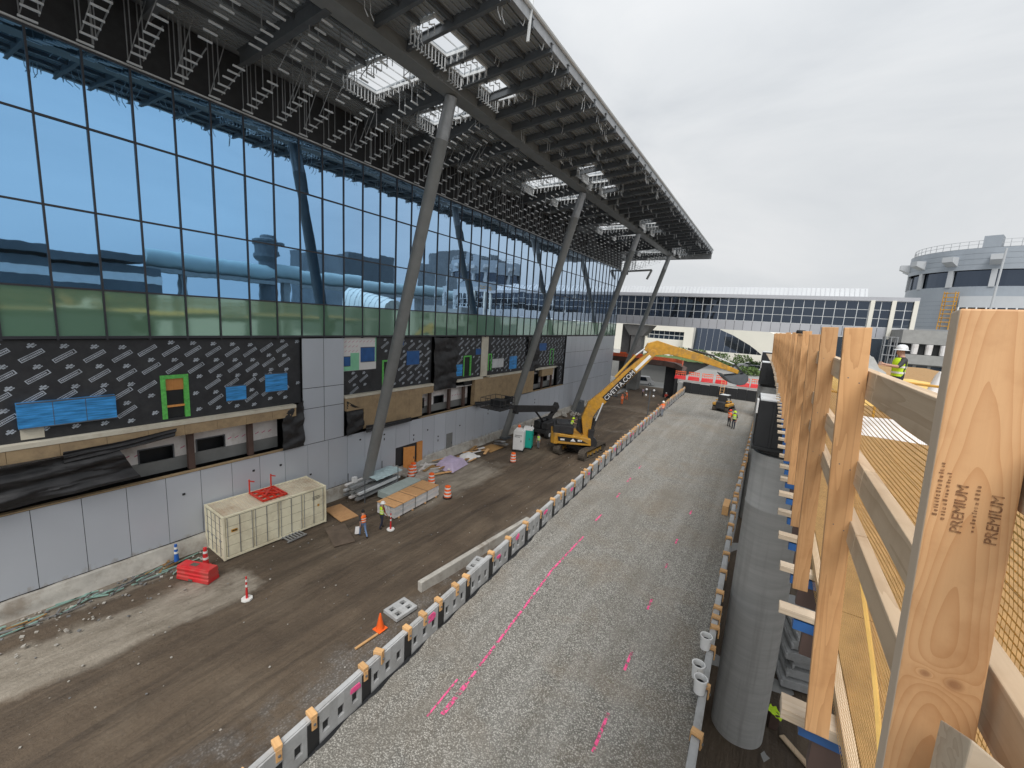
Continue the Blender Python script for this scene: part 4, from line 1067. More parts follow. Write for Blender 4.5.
# ---------------------------------------------------------------- across the deck: what the glass reflects
t = thing('control_tower', 'airport control tower mirrored in the blue glass', 'tower', (62, 60, 0))
mb = MB(); mb.tube((62, 60, 0), (62, 60, 25), 3.2, 2.5, 20); mb.lathe([(2.5, 25), (3.6, 26.2), (3.6, 27), (3.2, 27), (3.4, 29.3), (3.7, 29.5), (3.7, 30), (2.2, 30.4), (2.0, 31.2), (0, 31.3)], (62, 60, 0), 20); mb.build('shaft', M['opp'], t)
t = thing('opposite_terminal', 'grey flat-roofed terminal mirrored in the near glass', 'terminal', (60, 15, 0))
mb = MB(); mb.box(58, 75, -70, 36, 0, 19.8); mb.box(57, 75, -70, 33, 20.5, 22.0); mb.box(60, 70, 8, 14, 22, 24.2); mb.build('wall', M['opp'], t)
mb = MB(); mb.box(57.9, 58, -70, 36, 16.6, 18.2); mb.build('window_strip', M['white'], t)
mb = MB(); mb.box(57.85, 58, -70, 36, 12, 14.5); mb.build('lower_window_strip', M['glassd'], t)
t = thing('elevated_guideway', 'pale tube-like elevated train guideway mirrored in the glass', 'guideway', (60, 90, 0))
mb = MB(); mb.tube((61, 34, 22.2), (61, 260, 22.2), 1.9, n=20); mb.build('tube', M['tubec'], t, smooth=True)
mb = MB(); mb.box(59, 63, 34, 260, 19.3, 20.2); mb.build('deck', M['conc'], t)
for y in range(40, 260, 24): mb = MB(); mb.box(60, 62, y, y + 1.5, 0, 19.3); mb.build('pier', M['conc'], t)
t = thing('far_office_block', 'stepped dark office block mirrored in the middle of the glass', 'building', (120, 190, 0))
mb = MB(); mb.box(110, 150, 118, 146, 0, 39); mb.box(110, 140, 190, 235, 0, 44); mb.box(108, 142, 200, 240, 44, 52); mb.build('wall', M['opp'], t)
# ---------------------------------------------------------------- block walls either side of the gravel
def wall_panel(side, i, y, L, zt):
    pass
def make_panel(rightside):
    s = 1 if not rightside else -1   # gravel face towards +x for the left wall
    t = thing('wall_panel', 'x', 'wall panel', (0, 0, 0), 0, 'grey facing panels along the ' + ('right' if rightside else 'left') + ' edge of the gravel')
    L = 1.47; W = .09; mb = MB()
    ys = [-L / 2 + q for q in (0, .22, .40, .63, .81, 1.04, 1.22, L)]; hz0, hz1 = -.62, -.34
    for k, (a, b) in enumerate(zip(ys, ys[1:])):
        if k % 2 == 0: mb.box(-W, W, a, b, -1.5, 0)
        else: mb.box(-W, W, a, b, -1.5, hz0); mb.box(-W, W, a, b, hz1, 0); mb.box(-W, W * .3, a, b, hz0, hz1, 1)
    mb.box(-.055, .055, -L / 2 + .05, L / 2 - .1, 0, .025)
    mb.build('slab', [wmat, M['black']], t)
    mb = MB(); mb.box(s * W, s * (W + .012), L / 2 - .13, L / 2 + .16, -1.1, -.06); mb.build('joint_flap', M['black'], t)
    mb = MB(); mb.grid(lambda u, v: (s * (W + .02 + .09 * v + .015 * math.sin(u * 9)), -L / 2 + u * (L + .02), -.80 - .12 * v + .03 * math.sin(u * 7)), 8, 2); mb.build('fabric_strip', M['black'], t)
    return t
wmat = worn('wall_panel_concrete', (.43, .435, .435), .75, .16, 2.2, dirt=(.26, .255, .245), island=.08, bmp=.15)
def make_block():
    t = thing('clamp_block', 'x', 'timber clamp', (0, 0, 0), 0, 'timber clamps on the wall tops')
    mb = MB(); mb.box(-.125, .125, -.075, .075, .02, .11); mb.box(-.13, -.095, -.06, .06, -.2, .02); mb.box(.095, .13, -.06, .06, -.26, .02)
    mb.build('timber', M['block'], t, bevel=.008)
    mb = MB(); mb.tube((-.15, 0, -.12), (.16, 0, -.12), .014, n=6); mb.tube((.13, 0, -.12), (.15, 0, -.12), .03, n=6); mb.build('tie_bolt', M['steeld'], t)
    return t
P0l, P0r, B0 = make_panel(False), make_panel(True), make_block()
TOP = lambda y: 5.34
order = []
y = 2.3; i = 0; first = {0: True, 1: True, 2: True}
def put(which, proto, loc, rz, label):
    if first[which]: first[which] = False; proto.location = loc; proto.rotation_euler = (0, 0, rz); proto['label'] = label; return proto
    return dup(proto, loc, rz, label)
rw = random.Random(21)
pinks = []
while y < 68:
    x = wallx(y); a = math.atan2(wallx(y + .7) - wallx(y - .7), 1.4)
    zt = TOP(y) + rw.uniform(-.03, .03)
    put(0, P0l, (x, y, zt), -a, 'grey facing panel with square slots and a black joint flap on the left edge of the gravel')
    put(2, B0, (wallx(y + .75), y + .78 + rw.uniform(-.1, .1), zt + rw.uniform(-.02, .03)), -a + rw.uniform(-.15, .15), 'orange timber clamp block on top of a grey facing panel wall')
    if i in (2, 4, 7, 8, 10, 12, 14, 16, 18, 19, 21, 22, 24, 25, 27, 29, 31, 34): pinks.append((y + rw.uniform(-.4, .4), zt))
    if rw.random() < .5:
        put(2, B0, (x, y + rw.uniform(-.3, .2), zt + .01), -a + rw.uniform(-.3, .3), 'orange timber clamp block on top of a grey facing panel wall')
    y += 1.5; i += 1
y = 4.0
while y < 66:
    x = wallr(y); a = math.atan2(wallr(y + .7) - wallr(y - .7), 1.4)
    put(1, P0r, (x, y, 5.25), -a, 'grey facing panel seen along its top on the right edge of the gravel')
    put(2, B0, (x, y + .77, 5.27), -a + rw.uniform(-.2, .2), 'orange timber clamp block on top of a grey facing panel wall')
    if rw.random() < .2: put(2, B0, (x + .03, y + rw.uniform(-.3, .4), 5.26), -a + rw.uniform(-.3, .3), 'orange timber clamp block on top of a grey facing panel wall')
    y += 1.5
for k, (y, zt) in enumerate(pinks):
    mb = MB(); x = wallx(y) + .095
    q = random.Random(k)
    for j in range(3):
        c = y + q.uniform(-.1, .1); d = zt - .12 - q.uniform(0, .2); w_ = q.uniform(.06, .14); h = q.uniform(.03, .08)
        mb.box(x - .004 * j, x + .010 + .003 * j, c - w_, c + w_, d - h, d + h)
    tag(mb.build('paint_mark', M['pinkpaint']), 'pink spray paint mark on the gravel face of the left wall', 'paint mark', 'pink paint marks on the wall')
# lower courses of the walls
for nm, fx, s, lab in (('retaining_wall', wallx, -1, 'grey panel retaining wall holding the gravel on the dirt road side'), ('retaining_wall', wallr, 1, 'grey panel retaining wall holding the gravel beside the round columns')):
    mb = MB(); y = -6.0
    while y < 68:
        a, b = fx(y), fx(y + 1.5)
        for j in range(3):
            z0 = j * 1.28 - .1
            mb.hexa([(a - .085, y + .015, z0), (a + .085, y + .015, z0), (b + .085, y + 1.485, z0), (b - .085, y + 1.485, z0), (a - .085, y + .015, z0 + 1.26), (a + .085, y + .015, z0 + 1.26), (b + .085, y + 1.485, z0 + 1.26), (b - .085, y + 1.485, z0 + 1.26)])
        y += 1.5
    tag(mb.build(nm, wmat), lab, 'retaining wall')
# buckets on the right wall
bk = thing('white_bucket', 'white plastic bucket on the right wall top, farthest of three', 'bucket', (-.52, 12.2, 5.28), 0, 'white buckets on the right wall')
mb = MB(); mb.lathe([(.0, 0), (.13, 0), (.155, .36), (.165, .36), (.165, .40), (.14, .40), (.135, .37), (.12, .05), (0, .05)], (0, 0, 0), 18); mb.build('pail', M['bucket'], bk, smooth=True)
mb = MB(); mb.path([(.165 * math.cos(t_), .02 + .165 * math.sin(t_) * .2 - .14, .36 - .12 * math.sin(t_)) for t_ in [math.pi * k / 8 for k in range(9)]], .006, 5); mb.build('handle', M['galv'], bk)
mb = MB(); mb.lathe([(0, .25), (.13, .25)], (0, 0, 0), 14); mb.build('contents', M['black'], bk)
dup(bk, (-.55, 10.98, 5.28), 1, 'white plastic bucket with dark contents on the right wall top, middle of three')
dup(bk, (-.43, 10.5, 5.30), 2, 'white plastic bucket nearest the camera on the right wall top, beside the middle one')
# things on the dirt beside the left wall
t = thing('concrete_kerb', 'long low concrete kerb running beside the left wall on the dirt', 'kerb', (-13.3, 18, 0))
mb = MB()
for a, b in (((-13.75, 14.3, .25), (-13.3, 19.6, .25)), ((-13.3, 19.65, .25), (-12.9, 24, .25))): mb.bar(a, b, .3, .75)
mb.build('kerb_unit', M['curb'], t, bevel=.04)
t = thing('spare_panel', 'spare grey facing panel lying flat on the dirt beside the orange cone', 'panel', (-13.45, 12.75, .17), R(-4)); t.scale = (.82, .82, .82)
mb = MB(); L = 1.5
for x0, x1 in ((-.6, -.42), (-.12, .12), (.42, .6)): mb.box(x0, x1, -L / 2, L / 2, -.1, .1)
for y0, y1 in ((-L / 2, -.55), (-.22, .22), (.55, L / 2)):
    for x0, x1 in ((-.42, -.12), (.12, .42)): mb.box(x0, x1, y0, y1, -.1, .1)
for y0, y1 in ((-.55, -.22), (.22, .55)):
    for x0, x1 in ((-.42, -.12), (.12, .42)): mb.box(x0, x1, y0, y1, -.1, -.07, 1)
mb.build('slab', [wmat, M['black']], t, bevel=.01)
t = dup(t, (-12.4, 17.6, .45), R(10), 'spare grey facing panel lying between the kerb and the left wall')
mb = MB(); mb.bar((-13.2, 10.0, .12), (-13.1, 11.1, .14), .1, .05); tag(mb.build('timber_stake', M['block']), 'pale timber batten lying beside the orange cone', 'batten')
# ---------------------------------------------------------------- round columns with wrapped forms on top
clab = ['thick round concrete column at the right edge of the gravel', 'second round concrete column, hidden behind the nearer black form', 'third round concrete column far along the fence']
blab = ['tall black wrapped form box on top of the nearest round column', 'black wrapped form box farther along the fence', 'farthest black wrapped form box beside the fence end']
for k, y in enumerate((15.94, 36.1, 56.2)):
    x = .70 - .022 * (y - 15.94)
    t = thing('round_column', clab[k], 'column', (x, y, 0), 0, 'round concrete columns')
    mb = MB(); r = .84
    mb.lathe([(r, -.3), (r, 8.6), (r + .012, 8.62), (r + .012, 8.68), (r, 8.70), (r, 10.45), (0, 10.5)], (0, 0, 0), 64); mb.build('shaft', M['column'], t, smooth=True)
    t = thing('column_form', blab[k], 'formwork box', (x, y, 10.6), R(2), 'black form boxes on the columns')
    mb = MB(); mb.box(-.88, .9, -.8, .85, .12, 1.62, 0); mb.lathe([(.80, -.1), (.84, .12)], (0, 0, 0), 28, 0); mb.box(-.93, .95, -.85, .9, .04, .14, 0)
    for a in (-.45, 0, .45): mb.box(-.9, -.88, a - .04, a + .04, .14, 1.6, 0); mb.box(a - .04, a + .04, -.83, -.80, .14, 1.6, 0)
    mb.build('box', M['black'], t, bevel=.01)
    mb = MB(); mb.box(-.86, .88, -.78, .83, 1.62, 1.66); mb.build('lit_top', M['galvl'], t)  # pale sheet paints the top of the black box as lit
    mb = MB(); mb.box(-.95, -.9, -.8, -.35, 1.2, 1.62); mb.build('white_sheet', M['white'], t)

# ---------------------------------------------------------------- timber deck edge, guard fence and yellow net
DZ = 12.47
def fx(y): return (0 if y < 8 else -.0006 * (y - 8) ** 2)
D = thing('deck_formwork', 'timber deck formwork on joists running along the right side', 'deck', (1, 10, 12.2))
jy = [2.36] + [3.25 + .615 * k for k in range(70)]
rj = random.Random(4)
for i, y in enumerate(jy[:100]):
    mb = MB(); x0 = .285 + fx(y) + rj.uniform(-.02, .015)
    mb.box(x0, 3.0, y - .07 if i == 0 else y - .045, y + .045, DZ - (.062 if i == 0 else .05), DZ - .005)
    mb.build('joist', M['woodx'], D, bevel=.003)
mb = MB()
for i, y in enumerate(jy[:100]): x0 = .36 + fx(y); mb.box(x0, 3.0, y - .04, y + .04, DZ - .13, DZ - .064)
mb.build('blue_beam', M['bluedk'], D)
mb = MB()
for i, y in enumerate(jy[:100]): mb.box(.42 + fx(y), .55 + fx(y), y - .03, y + .03, DZ - .30, DZ - .135)
mb.build('packing_block', M['brown'], D)['kind'] = 'stuff'
mb = MB()
y = -1.5
while y < 42:
    for k in range(8): mb.box(0.56 + fx(y) + k * 1.22, .56 + fx(y) + (k + 1) * 1.22 - .006, y, y + 2.43, DZ, DZ + .018)
    y += 2.44
mb.build('deck_board', M['osb'], D)
mb = MB(); mb.box(.50, .545, -1.5, 12, DZ, DZ + .05); mb.build('toe_board', M['woody'], D)
mb = MB(); mb.box(1.6, 9.8, -2, 41, DZ - .55, DZ - .12); mb.build('bearer', M['steeld'], D)
# white plastic sheet strips and clutter on the deck
def lump(name, lab, cat, mat, x0, x1, y0, y1, h, seed, n=22):
    def f(u, v):
        e = math.sin(math.pi * min(1, max(0, u))) ** .5 * math.sin(math.pi * min(1, max(0, v))) ** .5
        return (x0 + u * (x1 - x0), y0 + v * (y1 - y0), DZ + .02 + h * e * (.6 + .7 * abs(mnoise.fractal(Vector((u * 2.2, v * 3, seed)), 1.2, 2, 3))))
    mb = MB(); mb.grid(f, n, n); return tag(mb.build(name, mat, smooth=True), lab, cat)
lump('plastic_sheet', 'crumpled white plastic sheet lying on the deck behind the near fence posts', 'plastic sheet', M['whited'], 1.5, 3.0, 10.2, 12.7, .12, 1, 40)
lump('white_tarp', 'bright white tarp heap on the deck beside the crouching worker', 'tarpaulin', M['white'], 2.7, 4.0, 12.0, 13.6, 1.25, 2)
lump('netting_heap', 'long heap of yellow netting lying across the far deck', 'netting', M['yellownet'], 2.0, 6.2, 15, 26, .45, 3, 44)
lump('tarp_roll', 'grey tarp roll on the far deck behind the crouching worker', 'tarpaulin', M['conc'], 2.0, 4.6, 24, 27, 1.3, 5)
mb = MB(); mb.bar((3.1, 11.2, DZ + .3), (4.4, 10.8, DZ + 1.1), .05, .7); tag(mb.build('plywood_sheet', M['ply']), 'orange brown plywood sheet leaning on the deck beside the white tarp', 'plywood')
t = thing('yellow_handrail', 'yellow painted handrail across the deck behind the netting heap', 'handrail', (2.5, 12, DZ), None)
mb = MB()
for z in (.5, .95): mb.tube((1.2, 13.2, DZ + z), (5.2, 11.6, DZ + z - .05), .03, n=6)
mb.build('rail', M['yel'], t)
for k in range(5): mb = MB(); a = k / 4; mb.tube((1.2 + 4 * a, 13.2 - 1.6 * a, DZ), (1.2 + 4 * a, 13.2 - 1.6 * a, DZ + .97), .025, n=6); mb.build('post', M['yel'], t)
# guard fence
F = thing('guard_fence', 'timber guard fence of leaning posts and rails along the deck edge', 'fence', (.3, 1, DZ))
ry = random.Random(9)
ys = [.92, 2.20, 3.46, 4.72]; y = 5.95
while y < 34: ys.append(y); y += 1.22 if y < 14 else 1.1
for i, y in enumerate(ys):
    lean = math.atan((.022, .066)[i] if i < 2 else .05); h = .03 + (0 if i < 2 else ry.uniform(-.03, .03)); top = 14.3 + (.055 if i == 0 else .045 + h - .03)
    if i == 0: top = 14.3 + .062 * .92
    w_, t_ = (.096 if i == 0 else .089), .040
    mb = MB(); zb = -1.95 if i == 0 else -1.865
    mb.box(0, w_, 0, t_, zb, 0)
    if i:
        for zn in (-.21, -.58, -.85):
            for xn in (.025, .062): mb.box(xn, xn + .006, -.001, .004, zn - .02 * (xn > .05), zn + .006 - .02 * (xn > .05), 1)
    mb2 = mb
    o = mb2.build('post', M['post'] if i == 0 else [M['wood'], M['steeld']], None, bevel=.003)
    o.parent = F
    xt = (.234 if i < 2 else (.25 if i == 2 else .262)) + fx(y) + (0 if i < 3 else ry.uniform(-.02, .01))
    o.location = Vector((xt, y, top)) - Vector(F.location); o.rotation_euler = (ry.uniform(-.015, .015) if i else -.10, -lean + (ry.uniform(-.01, .01) if i else .006), ry.uniform(-.03, .03) if i else 0)
    if i == 0:
        o['label'] = 'nearest broad post with two knots and a stamped grade mark'
        inkm = worn('ink_stamp', (.20, .095, .045), .8, .35, 60); it = inkm.node_tree; it.links.new(ramp(it, noise(it, coords(it), 210, 3, .6), [(.38, .25), (.6, .9)]), it.nodes['Principled BSDF'].inputs['Alpha'])
        for tx, sz, px, pz in (('PREMIUM', .0185, .042, -.345), ('PREMIUM', .0185, .080, -.352)):
            lettering(tx, sz, inkm, o, (px, -.0015 + .004, pz), (0, 0, 1), (-1, 0, 0), 'grade_stamp')
        o['_local'] = 1
        qs = random.Random(6)   # the other lines of the stamp are worn past reading
        for px, pz, ln_, hh in ((.0125, -.325, .085, .006), (.0215, -.330, .075, .005), (.055, -.340, .075, .005)):
            z_ = pz; mb = MB()
            while z_ < pz + ln_:
                e = qs.uniform(.002, .006); mb.box(px - hh * qs.uniform(.4, 1), px, -.0012, .001, z_, z_ + e * .55); z_ += e + .0015
            tag(mb.build('worn_stamp', inkm, o), kind='stuff')
mb = MB(); mb.lathe([(0, 0), (.055, 0), (.06, .03), (.05, .05), (0, .05)], (.29, 7.2, 14.33), 14); mb.build('post_cap', M['rubber'], F)
rails = ((.338, .376, -.24, -.125), (.345, .383, -.605, -.50), (.352, .39, -.86, -.765))
for x0, x1, z0, z1 in rails:
    y = -1.6; k = 0
    while y < 33:
        L = 3.66; mb = MB(); dy = .01; s = .03 * -(z0 + .18)
        mb.hexa([(x0 + s + fx(y), y, 14.3 + z0), (x1 + s + fx(y), y, 14.3 + z0), (x1 + s + fx(y + L), y + L - .01, 14.3 + z0), (x0 + s + fx(y + L), y + L - .01, 14.3 + z0),
                 (x0 + s + fx(y), y, 14.3 + z1), (x1 + s + fx(y), y, 14.3 + z1), (x1 + s + fx(y + L), y + L - .01, 14.3 + z1), (x0 + s + fx(y + L), y + L - .01, 14.3 + z1)])
        mb.build('rail', M['woody'], F, bevel=.003); y += L; k += 1
mb = MB(); mb.hexa([(.290, .72, 13.3), (.34, .72, 13.3), (.34, .81, 13.3), (.290, .81, 13.3), (.283, .72, 13.80), (.333, .72, 13.77), (.333, .81, 13.72), (.283, .81, 13.75)]); mb.build('brace_block', M['woodx'], F, bevel=.003)
# net: real strands, slack between rails
def netp(u, y):  # u 0 top .. 1 bottom
    z = 14.3 - .22 - u * 1.52
    b = .06 * math.sin(u * 3.14) + .03 * mnoise.noise(Vector((y * 1.3, u * 3, 2)))
    return Vector((.425 + .045 * u + b + fx(y), y, z + .02 * mnoise.noise(Vector((y * .9, u, 7)))))
mb = MB(); q = .0016; n = 74
def strand(pts, w_):
    for a, b in zip(pts, pts[1:]):
        d = (b - a).normalized(); s = Vector((1, 0, 0)).cross(d).normalized() * w_
        mb.quad(a - s, b - s, b + s, a + s)
for k in range(n + 1):
    u = k / n; strand([netp(u, .2 + .18 * j) for j in range(46)], .0022 if k else .01)
for k in range(430): y = .2 + k * .0185; strand([netp(j / 10, y) for j in range(11)], .0016)
NT = thing('debris_net', 'fine yellow debris net hung behind the fence rails', 'net', (.45, 4, 13.2))
mb.build('mesh', M['yellownet'], NT)
mb = MB(); q = random.Random(2)
mb.path([netp(.0, .3 + .3 * j) + Vector((-.01, 0, .02 * q.uniform(-1, 1))) for j in range(28)], .008, 5)
mb.build('edge_rope', M['yellownet'], NT)
mb = MB(); mb.path([netp(.15 + .75 * (j / 22) ** .6, 3.2 - .1 * j) - Vector((.02, 0, 0)) for j in range(23)], .009, 5)
mb.build('slack_rope', M['yellownet'], NT)
mb = MB(); z = 14.3
for k in range(17): strand([netp(.01 + .058 * k, 8.3 + .5 * j) for j in range(50)], .012)
mb.build('far_strips', M['yellownet'], NT)
# stack of grey forms and a dropped vest on the ground below
t = thing('form_stack', 'stack of grey forms on the ground beside the round column', 'stack', (2.5, 20.5, 0), R(12))
for k in range(6):
    mb = MB(); a = .15 * (k % 3); mb.box(-.75 + a, .75 - a * .3, -1.5 + a, 1.4, .1 + k * .42, .46 + k * .42); mb.box(-.8 + a, -.7 + a, -1.55, 1.4, .2 + k * .42, .4 + k * .42); mb.build('form', wmat, t, bevel=.03)
mb = MB(); mb.grid(lambda u, v: (1.58 + .45 * u + .1 * v, 16.55 + .35 * v, .75 - .25 * u + .12 * mnoise.noise(Vector((u * 4, v * 4, 1)))), 10, 8); tag(mb.build('hi_vis_vest', M['hivis']), 'crumpled yellow green vest over a post at the foot of the round column', 'vest')
mb = MB(); mb.cbox((1.8, 16.72, .28), (.3, .3, .62), .3); tag(mb.build('timber_stub', M['brown']), 'short dark timber stub under the yellow green vest', 'timber')
mb = MB(); mb.bar((2.1, 16.4, .1), (2.9, 15.6, .12), .2, .05); tag(mb.build('plank', M['woody']), 'pale plank lying on the ground right of the round column foot', 'plank')
# ---------------------------------------------------------------- people
def person_mesh(pose, key):
    """one continuous skin mesh; materials by region: 0 skin, 1 top, 2 trousers, 3 boots"""
    V, E, Rr, G = [], [], [], []
    def v(p, r, g, par=None):
        V.append(p); Rr.append(r); G.append(g)
        if par is not None: E.append((par, len(V) - 1))
        return len(V) - 1
    hipz = pose.get('hip', .93); ln = pose.get('lean', 0); tw = lambda p, z0: (p[0], p[1] + math.sin(ln) * (p[2] - z0), z0 + math.cos(ln) * (p[2] - z0))
    def U(p): return tw((p[0], p[1], p[2] - .93 + hipz), hipz)
    pel = v((0, 0, hipz), (.15, .11), 2)
    ab = v(U((0, 0, 1.10)), (.145, .10), 1, pel); ch = v(U((0, .01, 1.32)), (.175, .115), 1, ab)
    nk = v(U((0, .005, 1.47)), (.065, .06), 0, ch); hd = v(U((0, .02, 1.57)), (.075, .09), 0, nk); v(U((0, .02, 1.69)), (.072, .088), 0, hd)
    v(U((0, .115, 1.585)), (.014, .016), 0, hd)
    for s in (-1, 1):
        sh = v(U((s * .185, 0, 1.405)), (.07, .065), 1, ch)
        e, h = pose['arm'][0 if s < 0 else 1]
        el = v(U((s * .20 + e[0], e[1], 1.405 + e[2])), (.048, .048), 1, sh); wr = v(U((s * .20 + h[0], h[1], 1.405 + h[2])), (.032, .03), 0, el)
        d = (Vector(V[wr]) - Vector(V[el])).normalized(); o = d.cross(Vector((0, 1, .2))).normalized()
        P = Vector(V[wr]); pm = v(tuple(P + d * .07), (.036, .02), 0, wr)
        for k in range(4):
            a = P + d * .105 + o * (.026 * (k - 1.5)); f1 = v(tuple(a), (.0095, .0095), 0, pm); v(tuple(a + d * (.055 + .012 * (1 - abs(k - 1.4) / 2)) - Vector((0, 0, .012))), (.008, .008), 0, f1)
        a = P + d * .05 + o * -.05; f1 = v(tuple(a), (.011, .011), 0, wr); v(tuple(a + d * .045), (.009, .009), 0, f1)
        k_, a_, toe = pose['leg'][0 if s < 0 else 1]
        hp = v((s * .095, 0, hipz - .05), (.095, .1), 2, pel); kn = v((s * .10, k_[0], k_[1]), (.062, .064), 2, hp); an = v((s * .10, a_[0], a_[1]), (.042, .044), 2, kn)
        hl = v((s * .10, a_[0] + .01, a_[1] - .055), (.045, .04), 3, an); v((s * .11, a_[0] + toe[0], a_[1] + toe[1]), (.04, .03), 3, hl)
    me = bpy.data.meshes.new('body_cage'); me.from_pydata(V, E, []); o = bpy.data.objects.new('body_cage', me); COL.objects.link(o)
    sk = o.modifiers.new('Skin', 'SKIN'); sk.use_smooth_shade = True
    for i, r in enumerate(Rr): me.skin_vertices[0].data[i].radius = r; me.skin_vertices[0].data[i].use_root = (i == 0)
    o.modifiers.new('Sub', 'SUBSURF').levels = 1
    dg = bpy.context.evaluated_depsgraph_get(); dg.update()
    out = bpy.data.meshes.new_from_object(o.evaluated_get(dg)); bpy.data.objects.remove(o)
    segs = [(Vector(V[a]), Vector(V[b]), G[b]) for a, b in E]
    for p in out.polygons:
        c = p.center; best = 9
        for a, b, g in segs:
            d = b - a; t = max(0, min(1, (c - a).dot(d) / max(d.length_squared, 1e-9))); q = (a + d * t - c).length
            if q < best: best = q; p.material_index = g
        p.use_smooth = True
    return out, U
POSES = {
    'stand': dict(arm=[((-.05, .0, -.28), (-.03, .08, -.53)), ((.05, 0, -.28), (.03, .08, -.53))], leg=[((.02, .50), (0, .10), (.15, -.07)), ((.0, .50), (-.03, .10), (.15, -.07))]),
    'walk': dict(lean=.06, arm=[((-.04, -.14, -.25), (-.02, -.10, -.50)), ((.04, .12, -.26), (.02, .26, -.44))], leg=[((.20, .52), (.26, .12), (.15, -.05)), ((-.08, .50), (-.34, .16), (.10, -.11))]),
    'carry': dict(lean=.08, arm=[((-.05, .05, -.27), (-.02, .2, -.45)), ((.08, .05, -.27), (.12, .18, -.46))], leg=[((.10, .50), (.10, .10), (.15, -.07)), ((-.02, .50), (-.18, .11), (.14, -.08))]),
    'point': dict(arm=[((-.12, .15, -.18), (-.10, .38, -.14)), ((.05, -.02, -.28), (.02, .06, -.53))], leg=[((.02, .50), (0, .10), (.15, -.07)), ((.06, .51), (.05, .10), (.15, -.07))]),
    'climb': dict(lean=.25, arm=[((-.05, .16, -.10), (-.03, .36, .05)), ((.05, .14, -.18), (.04, .34, -.22))], leg=[((.25, .62), (.22, .25), (.14, -.06)), ((.02, .50), (-.04, .10), (.15, -.07))]),
    'crouch': dict(hip=.36, lean=.45, arm=[((-.04, .14, -.22), (-.02, .34, -.34)), ((.04, .14, -.22), (.02, .34, -.34))], leg=[((.34, .44), (.06, .10), (.15, -.07)), ((.26, .14), (-.14, .12), (.05, -.10))]),
}
CACHE = {}
def person(label, loc, rz, pose, top, trou, vest=None, helmet=None, stripe=True, scale=1.0):
    if pose not in CACHE: CACHE[pose] = person_mesh(POSES[pose], pose)
    src, U = CACHE[pose]
    t = thing('person', label, 'person', loc, rz); t.scale = (scale,) * 3
    me = src.copy()
    for m in (M['skin'], M[top], M[trou], M['rubber']): me.materials.append(m)
    b = bpy.data.objects.new('body', me); COL.objects.link(b); b.parent = t
    if vest:
        mb = MB(); rows_ = [(.165, .125, .98), (.17, .13, 1.12), (.195, .14, 1.28), (.20, .135, 1.37), (.13, .10, 1.45)]
        vs = []
        for rx, ry_, z in rows_:
            for k in range(16): a = 2 * math.pi * k / 16; vs.append(U((rx * math.cos(a), .01 + ry_ * math.sin(a), z)))
        fs = [(j * 16 + k, j * 16 + (k + 1) % 16, (j + 1) * 16 + (k + 1) % 16, (j + 1) * 16 + k) for j in range(4) for k in range(16)]
        mb.add(vs, fs); ve = mb.build('vest', M[vest], t, smooth=True)
        if stripe:
            mb = MB()
            for z0, rx, ry_ in ((1.05, .172, .132), (1.20, .188, .140)):
                vs = [U(((rx + .004) * math.cos(2 * math.pi * k / 16), .01 + (ry_ + .004) * math.sin(2 * math.pi * k / 16), z)) for z in (z0, z0 + .05) for k in range(16)]
                mb.add(vs, [(k, (k + 1) % 16, 16 + (k + 1) % 16, 16 + k) for k in range(16)])
            mb.build('reflective_band', M['reflw'], ve)
    c = Vector(U((0, .015, 1.655)))
    if helmet:
        mb = MB(); mb.lathe([(.165, .0), (.125, .015), (.122, .06), (.095, .115), (.05, .14), (0, .147)], (c.x, c.y + .01, c.z - .01), 16); mb.build('helmet', M[helmet], t, smooth=True)
    else:
        mb = MB(); mb.lathe([(.09, -.06), (.10, .0), (.098, .05), (.07, .09), (0, .105)], (c.x, c.y - .012, c.z), 14); mb.build('hair', M['rubber'], t, smooth=True)
    return t
person('walker in an orange and white vest and blue jeans beside the muddy plate', (-20.35, 16.0, .02), R(75), 'walk', 'dkcl', 'jeans', 'hivo', None, scale=1.05)
person('worker in a white helmet and yellow vest carrying a red post by the lumber stack', (-20.35, 17.45, .02), R(-10), 'carry', 'maroon', 'navy', 'hivis', 'reflw', scale=1.06)
person('worker in a yellow vest and grey trousers standing beside the teal toilet', (-20.85, 39.9, .02), R(170), 'stand', 'greycl', 'greycl', 'hivis', None)
person('person in bright yellow on the deck of the excavator', (-17.35, 40.45, 2.42), R(-60), 'climb', 'hivis', 'navy', 'hivis', 'hivis')
person('worker in a yellow vest standing on the gravel in front of the small loader', (-2.45, 47.2, 4.5), R(160), 'stand', 'dkcl', 'navy', 'hivis', 'hivis', scale=1.06)
person('worker in an orange top half hidden behind the yellow vested one on the gravel', (-2.95, 48.0, 4.5), R(-40), 'point', 'hivo', 'dkcl', 'hivo', 'redp', scale=1.03)
person('worker in an orange vest standing close to the left wall on the gravel', (wallx(47) + .45, 47.3, 4.5), R(60), 'point', 'hivo', 'greycl', 'hivo', 'reflw')
person('worker in full orange bending by the foot of the third leaning column', (-22.6, 78.5, .0), R(90), 'climb', 'hivo', 'hivo', 'hivo', 'reflw', scale=1.05)
person('worker in full orange standing in the road nearest the excavator boom', (-22.0, 73.5, .0), R(30), 'stand', 'hivo', 'hivo', 'hivo', 'orange', scale=1.05)
person('person in a pale pink top and dark trousers standing in front of the portal', (-21.6, 86, .0), R(150), 'stand', 'purple', 'dkcl', None, None)
person('worker in a dark red top by the black side wall of the portal', (-16.6, 84, 0), R(200), 'point', 'redp', 'dkcl', None, 'reflw')
person('worker in a grey helmet and yellow vest standing on the timber deck', (2.72, 14.0, DZ + .02), R(100), 'point', 'dkcl', 'navy', 'hivis', 'galvl', scale=.98)
# ---------------------------------------------------------------- long-reach excavator
HX = R(62)
dx_, dy_ = math.sin(HX), math.cos(HX)
